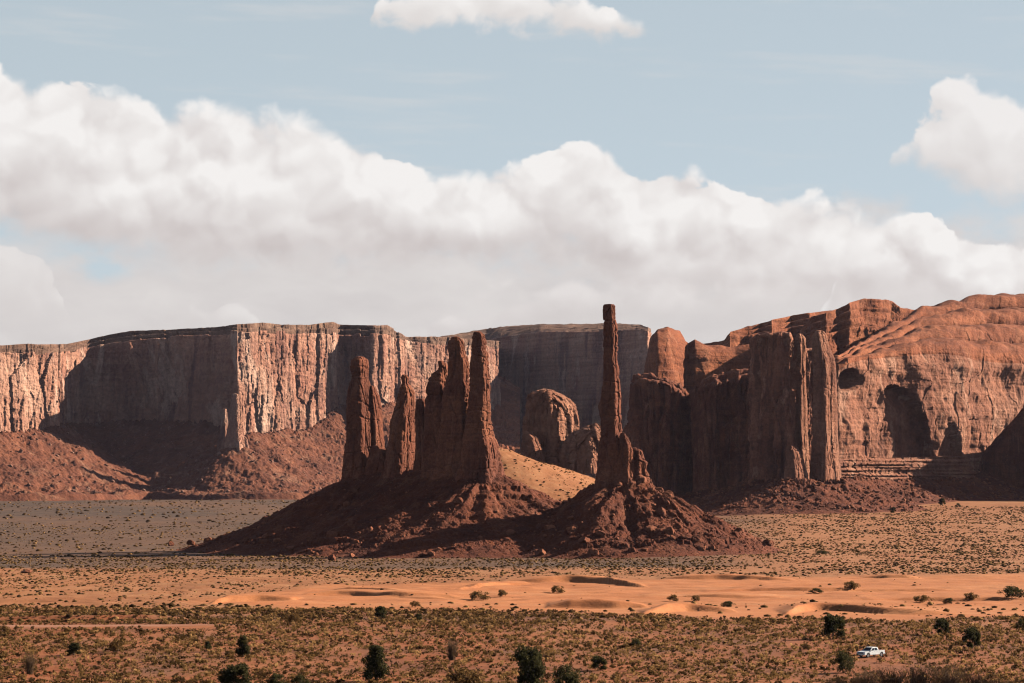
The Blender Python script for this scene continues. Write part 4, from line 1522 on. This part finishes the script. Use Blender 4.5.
def build_scrub():
    r = np.random.default_rng(77)
    # near field
    x, y, px = sample_zone(r, -330, 1350, 366, 665, 0.60)
    cl = fbm(x / 9., y / 14., 2.0, 3) + 0.9 * fbm(x / 40., y / 60., 4., 3)
    sand = sandmask(x, y)
    on_road = (np.abs(y - 553) < 8) & (px < 215)
    keep = (cl > r.uniform(-0.75, 0.25, len(x))) & (r.random(len(x)) > sand * 1.5) & ~on_road
    x, y = x[keep], y[keep]
    n = len(x)
    z = G(x, y)
    rad = 0.20 + 0.62 * r.random(n) ** 2.4
    h = rad * r.uniform(0.7, 1.15, n)
    t = tints(n, r, x, y)
    dark = (r.random(n) < np.where((y > 585) & (y < 640), 0.50, 0.20))
    t = np.where(dark, r.uniform(0.0, 0.25, n), t)
    # the nearest, widest three hundred stand as plants of their own
    size = rad / y
    own = np.argsort(-size)[:250]
    mask = np.ones(n, bool)
    mask[own] = False
    scatter_plants('scrub', 'sage scrub and dry bunch grass dotting the red sand in front of the dunes', np.stack([x, y, z], 1)[mask], rad[mask], h[mask], t[mask], True, 1)
    kinds = [(0.12, 'dark green low shrub among the pale scrub in the near ground'), (0.42, 'olive sagebrush clump among the scrub in the near ground'),
             (0.66, 'grey green sagebrush mound on the red sand in the near ground'), (0.92, 'straw coloured dry grass clump on the red sand in the near ground')]
    protos = []
    for ti, lab in kinds:
        for k in range(3):
            q = np.random.default_rng(int(ti * 100) + k)
            V, Q = leaf_cloud(q, 170, 1.0, 1.0, 0.17, lumps=7)
            me = mesh_np('desert_shrub', V, Q, False, {'tint': np.repeat(np.clip(ti + q.normal(size=len(Q)) * 0.10, 0, 1), 4)})
            me.materials.append(M_SCRUB)
            protos.append(me)
    for i in own:
        ki = int(np.argmin([abs(k[0] - t[i]) for k in kinds]))
        o = bpy.data.objects.new('desert_shrub', protos[ki * 3 + int(r.integers(0, 3))])
        COL.objects.link(o)
        o.location = (x[i], y[i], z[i] - 0.03)
        o.scale = (rad[i], rad[i], h[i])
        o.rotation_euler = (0, 0, r.uniform(0, 6.28))
        tag(o, kinds[ki][1], 'shrub', ('dark green shrubs', 'olive sagebrush clumps', 'grey green sagebrush mounds', 'dry grass clumps')[ki] + ' in the near ground')

    # dunes and the belt behind them
    zones = [(-260, 1290, 575, 690, 0.12, 0.034, 0.25, 1.0), (-260, 1290, 660, 1000, 0.13, 0.0015, 0.20, 0.78), (-220, 1240, 1000, 1330, 0.15, 0.002, 0.22, 0.9), (560, 1180, 1300, 2150, 0.095, 0.05, 0.28, 1.1),
             (-150, 640, 1300, 2200, 0.016, 0.016, 0.4, 1.5), (-200, 560, 2200, 3900, 0.0022, 0.002, 0.8, 2.6)]
    XS, YS, RS, TS = [], [], [], []
    for px0, px1, d0, d1, den, dsand, r0, r1 in zones:
        x, y, px = sample_zone(r, px0, px1, d0, d1, den)
        sand = sandmask(x, y)
        cl = 1.2 * fbm(x / 20., y / 60., 2.0, 4) + 0.8 * fbm(x / 80., y / 160., 4., 3)
        keep = (r.random(len(x)) < np.where(sand > 0.35, dsand / den, 1.0)) & (cl > r.uniform(-0.6, 0.4, len(x)))
        x, y = x[keep], y[keep]
        n = len(x)
        XS.append(x)
        YS.append(y)
        RS.append(r0 + (r1 * 1.15 - r0) * r.random(n) ** 3.0)
        t = np.clip(tints(n, r, x, y), 0, 1)
        TS.append(np.where(r.random(n) < 0.17, r.uniform(0.05, 0.35, n), t))
    x, y, rad, t = (np.concatenate(q) for q in (XS, YS, RS, TS))
    z = G(x, y)
    scatter_plants('scrub', 'sage scrub and dry bunch grass dotting the valley floor behind the dunes', np.stack([x, y, z], 1), rad, rad * r.uniform(0.6, 1.0, len(x)), t, False, 2)
    X, D, Z, H = HF3
    k = r.choice(np.flatnonzero((H > 1.0).ravel()), 5000)
    p = np.stack([X.ravel()[k] + r.normal(size=5000), D.ravel()[k], Z.ravel()[k] - 0.1], 1)
    rad = 0.3 + 0.9 * r.random(5000) ** 2.4
    scatter_plants('scrub', 'scrub dotting the pale sandy rise behind the mounds', p, rad, rad * 0.8, tints(5000, r, p[:, 0], p[:, 1]), False, 3)


build_scrub()


# --- junipers, bushes and brush
def tube(path, radii, sides=7):
    path = np.array(path, float)
    V, Q = [], []
    for i, (p, rd) in enumerate(zip(path, radii)):
        t = path[min(i + 1, len(path) - 1)] - path[max(i - 1, 0)]
        t /= np.linalg.norm(t) + 1e-9
        a = np.cross(t, (0.3, 1, 0.2))
        a /= np.linalg.norm(a)
        b = np.cross(t, a)
        for k in range(sides):
            w = 2 * math.pi * k / sides
            V.append(p + rd * (math.cos(w) * a + math.sin(w) * b))
    for i in range(len(path) - 1):
        for k in range(sides):
            k2 = (k + 1) % sides
            Q.append((i * sides + k, i * sides + k2, (i + 1) * sides + k2, (i + 1) * sides + k))
    return np.array(V), np.array(Q)


def juniper_meshes(seed, wide, n_leaf, tint0, mat, leaf=0.030, holes=0.5, conic=0.0):
    """unit tall tree: trunk with limbs, and a ragged crown of leaf sprays around limb ends"""
    r = np.random.default_rng(seed)
    parts = [tube([(0, 0, -0.02), (0.01, 0, 0.2), (0.02, 0.01, 0.45), (0, 0, 0.75)], [0.040, 0.030, 0.020, 0.006])]
    cen = []
    nl = int(26 if wide < 1.2 else 34)
    for i in range(nl):
        z = r.uniform(0.14, 0.95)
        prof = (1 - abs(2 * z - 0.85) ** 2.2 * 0.62) * (1 - conic * z)
        a = r.uniform(0, 6.28)
        rr = wide * 0.5 * prof * r.uniform(0.35, 0.90)
        c = np.array([math.cos(a) * rr, math.sin(a) * rr, z])
        cen.append((c, r.uniform(0.13, 0.21) * (0.75 + 0.35 * wide)))
        if i % 3 == 0:
            b0 = np.array([0, 0, max(0.05, z * 0.55)])
            parts.append(tube([b0, (b0 + c) / 2 + r.normal(size=3) * 0.02, c], [0.016, 0.010, 0.004], 5))
    P = []
    per = n_leaf // nl
    for c, s in cen:
        dv = r.normal(size=(per, 3))
        dv /= np.linalg.norm(dv, axis=1, keepdims=True)
        rad = s * r.random((per, 1)) ** 0.45
        P.append(c + dv * rad * np.array([1.0, 1.0, 0.85]))
    P = np.concatenate(P)
    P = P[P[:, 2] > 0.02]
    V, Q = quads_at(r, P, leaf)
    t = np.repeat(np.clip(tint0 + r.normal(size=len(Q)) * 0.22, 0, 1), 4)
    tv, tq = concat(parts)
    mt = mesh_np('trunk', tv, tq, True)
    mt.materials.append(M_BARK)
    mc = mesh_np('crown', V, Q, False, {'tint': t})
    mc.materials.append(mat)
    return mt, mc


def brush_mesh(seed, n=150):
    r = np.random.default_rng(seed)
    parts = []
    for i in range(n):
        a = r.uniform(0, 6.28)
        lean = r.uniform(0.05, 0.75)
        h = r.uniform(0.45, 1.0)
        b0 = np.array([r.normal() * 0.10, r.normal() * 0.10, 0])
        tip = b0 + np.array([math.cos(a) * lean * h, math.sin(a) * lean * h, h])
        mid = (b0 + tip) / 2 + r.normal(size=3) * 0.05
        parts.append(tube([b0, mid, tip], [0.012, 0.008, 0.003], 3))
        for k in range(4):
            q = mid + (tip - mid) * r.uniform(0, 1)
            parts.append(tube([q, q + r.normal(size=3) * 0.09 + (0, 0, 0.06)], [0.005, 0.002], 3))
    V, Q = concat(parts)
    P = V[r.choice(len(V), 420)] + r.normal(size=(420, 3)) * 0.03
    V2, Q2 = quads_at(r, P[P[:, 2] > 0.1], 0.020)
    V, Q = concat([(V, Q), (V2, Q2)])
    me = mesh_np('brush', V, Q, False, {'tint': np.clip(0.42 + 0.25 * r.normal(size=len(V)), 0, 1)})
    me.materials.append(M_BRUSH)
    return me


KIND = {'tree': [juniper_meshes(100 + k, 0.72, 5200, 0.45, M_JUNIPER, 0.026, conic=0.25) for k in range(3)],
        'round': [juniper_meshes(110 + k, 1.15, 5200, 0.42, M_JUNIPER, 0.034) for k in range(3)],
        'bush': [juniper_meshes(120 + k, 1.7, 2600, 0.55, M_JUNIPER, 0.040) for k in range(3)],
        'sage': [juniper_meshes(130 + k, 2.2, 1800, 0.50, M_SCRUB, 0.052) for k in range(3)]}
BRUSH = [brush_mesh(140 + k) for k in range(3)]


def plant(kind, px, py, h, w, label, cat, name, group=None, k=None):
    x, d = groundhit(px, py)
    z = float(G(np.array([x]), np.array([d]))[0])
    H = h / F * d * 0.93
    W = w / F * d * 0.96
    if kind == 'brush':
        o = bpy.data.objects.new(name, random.choice(BRUSH))
        COL.objects.link(o)
        o.location = (x, d, z - 0.05)
        o.scale = (W / 1.3, W / 1.3, H)
        o.rotation_euler = (0, 0, random.uniform(0, 6.28))
        return tag(o, label, cat, group)
    unit = {'tree': 0.72, 'round': 1.15, 'bush': 1.7, 'sage': 2.2}[kind]
    root = empty(name, (x, d, z - 0.03), label, cat, group)
    root.rotation_euler = (0, 0, random.uniform(0, 6.28))
    mt, mc = random.choice(KIND[kind])
    for nm, me in (('trunk' if kind in ('tree', 'round') else 'stem', mt), ('crown' if kind in ('tree', 'round') else 'foliage', mc)):
        o = bpy.data.objects.new(nm, me)
        COL.objects.link(o)
        o.parent = root
        o.scale = (W / unit, W / unit, H)
    return root


PLANTS = [
    ('tree', 376, 682, 38, 27, 'tall dense dark juniper at the lower edge, left of the middle', 'tree', 'juniper_tree'),
    ('round', 529, 690, 45, 38, 'biggest ragged juniper at the lower edge in the middle', 'tree', 'juniper_tree'),
    ('bush', 566, 688, 24, 32, 'low round juniper hugging the right of the biggest ragged juniper', 'bush', 'juniper_bush'),
    ('round', 236, 690, 27, 36, 'wide round juniper cut by the lower edge at left', 'tree', 'juniper_tree'),
    ('tree', 243, 657, 22, 16, 'small upright juniper above the wide round one at left', 'tree', 'juniper_tree'),
    ('round', 74, 656, 13, 17, 'small dark round bush alone in the left scrub', 'bush', 'juniper_bush'),
    ('sage', 118, 653, 15, 21, 'olive spreading bush right of the small dark round bush', 'bush', 'sage_bush'),
    ('tree', 208, 652, 11, 8, 'tiny upright juniper left of the small upright one', 'tree', 'juniper_tree'),
    ('bush', 277, 689, 16, 25, 'dark low juniper at the lower edge right of the wide round one', 'bush', 'juniper_bush'),
    ('bush', 301, 690, 16, 22, 'second dark low juniper at the lower edge, half merged with its left neighbour', 'bush', 'juniper_bush'),
    ('sage', 466, 690, 22, 50, 'wide olive bush at the lower edge between two junipers', 'bush', 'sage_bush'),
    ('round', 598, 671, 15, 19, 'dark bush standing right of the low round juniper', 'bush', 'juniper_bush'),
    ('round', 380, 619, 13, 15, 'dark round bush at the near edge of the bare orange sand', 'bush', 'juniper_bush'),
    ('sage', 294, 624, 11, 15, 'grey twiggy bush below the left tip of the bare sand', 'bush', 'sage_bush'),
    ('bush', 419, 621, 8, 9, 'little dark bush right of the dark round bush by the sand', 'bush', 'juniper_bush'),
    ('brush', 452, 660, 24, 20, 'sparse leafless bush in the near scrub', 'brush', 'brush_bush'),
    ('round', 833, 639, 25, 28, 'big round dark juniper in front of the dunes, above the white pickup', 'tree', 'juniper_tree'),
    ('round', 942, 635, 17, 18, 'dark juniper midway between the big round one and the right edge', 'tree', 'juniper_tree'),
    ('round', 972, 649, 22, 22, 'dark juniper lower right, in front of its smaller neighbour', 'tree', 'juniper_tree'),
    ('bush', 1022, 631, 13, 16, 'dark bush cut by the right edge below the dunes', 'bush', 'juniper_bush'),
    ('sage', 558, 593, 8, 17, 'yellow green bush alone on the open sand', 'bush', 'sage_bush'),
    ('sage', 850, 590, 9, 20, 'olive bush on the dune crest right of the sand bank', 'bush', 'sage_bush'),
    ('bush', 816, 593, 5, 18, 'flat dark bush on the dune left of the olive bush', 'bush', 'juniper_bush'),
    ('sage', 922, 602, 7, 24, 'wide flat bush on the right dune', 'bush', 'sage_bush'),
    ('bush', 949, 604, 6, 13, 'small dark bush right of the wide flat bush on the dune', 'bush', 'juniper_bush'),
    ('sage', 970, 601, 8, 18, 'peaked bush on the right dune before the big sand hummock', 'bush', 'sage_bush'),
    ('bush', 1012, 598, 12, 28, 'dark bush topped hummock at the right edge of the dunes', 'bush', 'juniper_bush'),
    ('bush', 728, 607, 6, 15, 'pair forming dark bush at the right end of the middle sand bank', 'bush', 'juniper_bush'),
    ('sage', 673, 602, 7, 14, 'olive bush on the rim of the middle sand bank', 'bush', 'sage_bush'),
    ('sage', 696, 601, 6, 12, 'small straw bush beside the olive bush on the middle sand rim', 'bush', 'sage_bush'),
    ('sage', 480, 600, 9, 26, 'wide olive clump on the sand left of the open dune', 'bush', 'sage_bush'),
    ('sage', 502, 597, 7, 14, 'dark clump behind the wide olive clump on the sand', 'bush', 'sage_bush'),
    ('sage', 415, 607, 6, 14, 'small tan bush on the bare sand above the dark round bush', 'bush', 'sage_bush'),
    ('brush', 30, 674, 24, 18, 'reddish dry bush near the lower left corner', 'brush', 'brush_bush'),
    ('sage', 2, 636, 11, 20, 'olive bush cut by the left edge beside the dirt road', 'bush', 'sage_bush'),
    ('bush', 843, 673, 22, 24, 'dark bush left of the white pickup, in front of it', 'bush', 'juniper_bush'),
    ('sage', 804, 650, 7, 16, 'low dark sage left of the white pickup', 'bush', 'sage_bush'),
    ('round', 893, 513, 6, 7, 'lone dark tree on the flat below the sunlit cliff', 'tree', 'juniper_tree'),
    ('round', 942, 505, 7, 9, 'largest dark tree at the cliff foot near the deep shade', 'tree', 'juniper_tree'),
    ('bush', 920, 503, 5, 8, 'small dark tree left of the largest tree at the cliff foot', 'tree', 'juniper_bush'),
    ('bush', 958, 507, 4, 7, 'small dark tree right of the largest tree at the cliff foot', 'tree', 'juniper_bush'),
    ('bush', 636, 647, 9, 13, 'dark sage upright in the scrub below the middle sand bank', 'bush', 'juniper_bush'),
    ('bush', 822, 554, 4, 14, 'low dark bush at the back rim of the dunes', 'bush', 'juniper_bush'),
]
gb = 'bare brush in front of the white pickup'
lb = 'bare reddish brush in the thicket in front of the white pickup'
for px_, py_, h_, w_ in ((866, 694, 28, 44), (893, 696, 31, 46), (918, 697, 36, 44), (948, 697, 36, 48), (978, 697, 28, 44), (1004, 697, 20, 40), (838, 695, 20, 36)):
    PLANTS.append(('brush', px_, py_, h_, w_, lb, 'brush', 'brush_bush', gb))
for a_ in PLANTS:
    plant(*a_)


# ------------------------------------------------------------------ the white pickup truck
def build_pickup(px, py, yaw):
    x, d = groundhit(px, py)
    z = float(G(np.array([x]), np.array([d]))[0]) + 0.02
    root = empty('pickup_truck', (x, d, z), 'white crew cab pickup truck parked among the scrub behind the bare brush', 'pickup truck')
    root.rotation_euler = (0, 0, yaw)
    paint = plain_mat('white_paint', (0.80, 0.80, 0.79), 0.35, 0, 0.5, 0.6)
    glass = plain_mat('tinted_glass', (0.02, 0.025, 0.03), 0.08, 0, 0.6)
    rubber = plain_mat('tyre_rubber', (0.03, 0.03, 0.03), 0.9)
    steel = plain_mat('alloy_metal', (0.45, 0.45, 0.46), 0.35, 0.9)
    black = plain_mat('black_plastic', (0.035, 0.035, 0.035), 0.6)
    lamp = plain_mat('lamp_glass', (0.75, 0.76, 0.78), 0.15, 0, 0.6)
    red = plain_mat('tail_lamp_red', (0.45, 0.02, 0.015), 0.25, 0, 0.6)

    def prism(poly, y0, y1, bev=0.03, taper=None):
        bm = bmesh.new()
        a = [bm.verts.new((p[0], y0, p[1])) for p in poly]
        b = [bm.verts.new((p[0], y1, p[1])) for p in poly]
        bm.faces.new(a)
        bm.faces.new(b[::-1])
        n = len(poly)
        for i in range(n):
            bm.faces.new((a[i], b[i], b[(i + 1) % n], a[(i + 1) % n]))
        if taper:
            zlo, zhi, k = taper
            for v in bm.verts:
                if v.co.z > zlo:
                    v.co.y *= 1 - k * (v.co.z - zlo) / (zhi - zlo)
        bmesh.ops.recalc_face_normals(bm, faces=bm.faces[:])
        if bev:
            bmesh.ops.bevel(bm, geom=bm.edges[:], offset=bev, segments=2, affect='EDGES', clamp_overlap=True)
        return bm

    def part(name, bm, mat, par=root):
        me = bpy.data.meshes.new(name)
        bm.to_mesh(me)
        bm.free()
        me.materials.append(mat)
        o = bpy.data.objects.new(name, me)
        COL.objects.link(o)
        o.parent = par
        return o

    def arch(cx, r=0.50):
        return [(cx + r * math.cos(t), 0.42 + r * math.sin(t)) for t in np.linspace(math.radians(6), math.radians(174), 9)]
    low = [(-2.92, 0.52), (-2.92, 0.96), (-2.80, 1.08), (-1.32, 1.19), (1.12, 1.22), (1.12, 0.46), (1.40, 0.46)]
    body = [(-2.92, 0.52), (-2.92, 0.96), (-2.80, 1.09), (-1.32, 1.20), (1.16, 1.22), (1.16, 0.46)] + arch(-1.88)
    part('body', prism(body, -0.98, 0.98), paint)
    bed = [(1.18, 0.46), (1.18, 1.22), (2.90, 1.22), (2.92, 0.58), (2.50, 0.50)] + arch(1.92)
    for sgn in (-1, 1):
        part('bed_side', prism(bed, sgn * 0.90, sgn * 0.98, 0.012), paint)
    part('bed_floor', prism([(1.18, 0.70), (1.18, 0.78), (2.85, 0.78), (2.85, 0.70)], -0.89, 0.89, 0.01), black)
    part('tailgate', prism([(2.84, 0.62), (2.84, 1.20), (2.92, 1.20), (2.92, 0.62)], -0.89, 0.89, 0.012), paint)
    part('cab', prism([(-1.38, 1.19), (-0.62, 1.80), (-0.40, 1.86), (0.72, 1.86), (0.92, 1.80), (1.16, 1.20)], -0.95, 0.95, 0.03, (1.19, 1.86, 0.16)), paint)

    def yz(zv, off=0.012):
        return 0.95 * (1 - 0.16 * (zv - 1.19) / 0.67) + off
    def pane(name, pts, mat, par=root, thick=0.012):
        bm = bmesh.new()
        vs = [bm.verts.new(p) for p in pts]
        f = bm.faces.new(vs)
        r_ = bmesh.ops.extrude_face_region(bm, geom=[f])
        f.normal_update()
        for v in [e for e in r_['geom'] if isinstance(e, bmesh.types.BMVert)]:
            v.co += f.normal * thick
        bmesh.ops.recalc_face_normals(bm, faces=bm.faces[:])
        return part(name, bm, mat, par)
    for sgn in (-1, 1):
        def q(xv, zv): return (xv, sgn * yz(zv), zv)
        pane('side_window', [q(-1.02, 1.27), q(-0.52, 1.72), q(-0.16, 1.75), q(-0.16, 1.27)], glass)
        pane('side_window', [q(-0.02, 1.27), q(-0.02, 1.75), q(0.62, 1.74), q(0.84, 1.27)], glass)
        bm = prism([(-1.06, 1.26), (-1.06, 1.42), (-0.94, 1.42), (-0.94, 1.26)], sgn * 0.98, sgn * 1.20, 0.02)
        part('side_mirror', bm, black)
        part('headlight', prism([(-2.95, 0.84), (-2.95, 1.00), (-2.72, 1.05), (-2.72, 0.88)], sgn * 0.62, sgn * 0.995, 0.015), lamp)
        part('tail_light', prism([(2.80, 0.78), (2.80, 1.14), (2.945, 1.14), (2.945, 0.78)], sgn * 0.905, sgn * 0.995, 0.012), red)
        for xc in (-0.18, 0.70):
            part('door_handle', prism([(xc, 1.06), (xc, 1.10), (xc + 0.2, 1.10), (xc + 0.2, 1.06)], sgn * 0.975, sgn * 1.01, 0.008), paint)
    pane('windscreen', [(-1.28, -0.80, 1.285), (-1.28, 0.80, 1.285), (-0.67, 0.70, 1.775), (-0.67, -0.70, 1.775)], glass)
    pane('rear_window', [(1.13, -0.66, 1.31), (0.975, -0.60, 1.70), (0.975, 0.60, 1.70), (1.13, 0.66, 1.31)], glass)
    part('grille', prism([(-2.955, 0.74), (-2.955, 0.97), (-2.90, 0.97), (-2.90, 0.74)], -0.58, 0.58, 0.012), black)
    part('front_bumper', prism([(-3.03, 0.46), (-3.03, 0.66), (-2.85, 0.68), (-2.85, 0.46)], -0.97, 0.97, 0.03), steel)
    part('rear_bumper', prism([(2.90, 0.46), (2.90, 0.60), (3.04, 0.60), (3.04, 0.46)], -0.95, 0.95, 0.03), steel)
    for xc in (-1.88, 1.92):
        for sgn in (-1, 1):
            w = bpy.data.objects.new('wheel', None)
            COL.objects.link(w)
            w.parent = root
            w.location = (xc, sgn * 0.84, 0.40)
            for nm, r0, r1, hw, mt in (('tyre', 0.25, 0.40, 0.13, rubber), ('rim', 0.0, 0.255, 0.10, steel)):
                bm = bmesh.new()
                n = 28
                prof = [(r0, -hw), (r1 * 0.95, -hw), (r1, -hw * 0.7), (r1, hw * 0.7), (r1 * 0.95, hw), (r0, hw)]
                rings = [[bm.verts.new((math.cos(2 * math.pi * i / n) * a, b, math.sin(2 * math.pi * i / n) * a)) for i in range(n)] for a, b in prof]
                if r0 == 0.0:
                    bm.free()
                    bm = bmesh.new()
                    bmesh.ops.create_cone(bm, cap_ends=True, segments=n, radius1=r1, radius2=r1, depth=2 * hw, matrix=Matrix.Rotation(math.pi / 2, 4, 'X'))
                else:
                    for j in range(len(prof)):
                        A, B = rings[j], rings[(j + 1) % len(prof)]
                        for i in range(n):
                            bm.faces.new((A[i], A[(i + 1) % n], B[(i + 1) % n], B[i]))
                    bmesh.ops.recalc_face_normals(bm, faces=bm.faces[:])
                o = part(nm, bm, mt, w)


build_pickup(871, 657, math.radians(41))
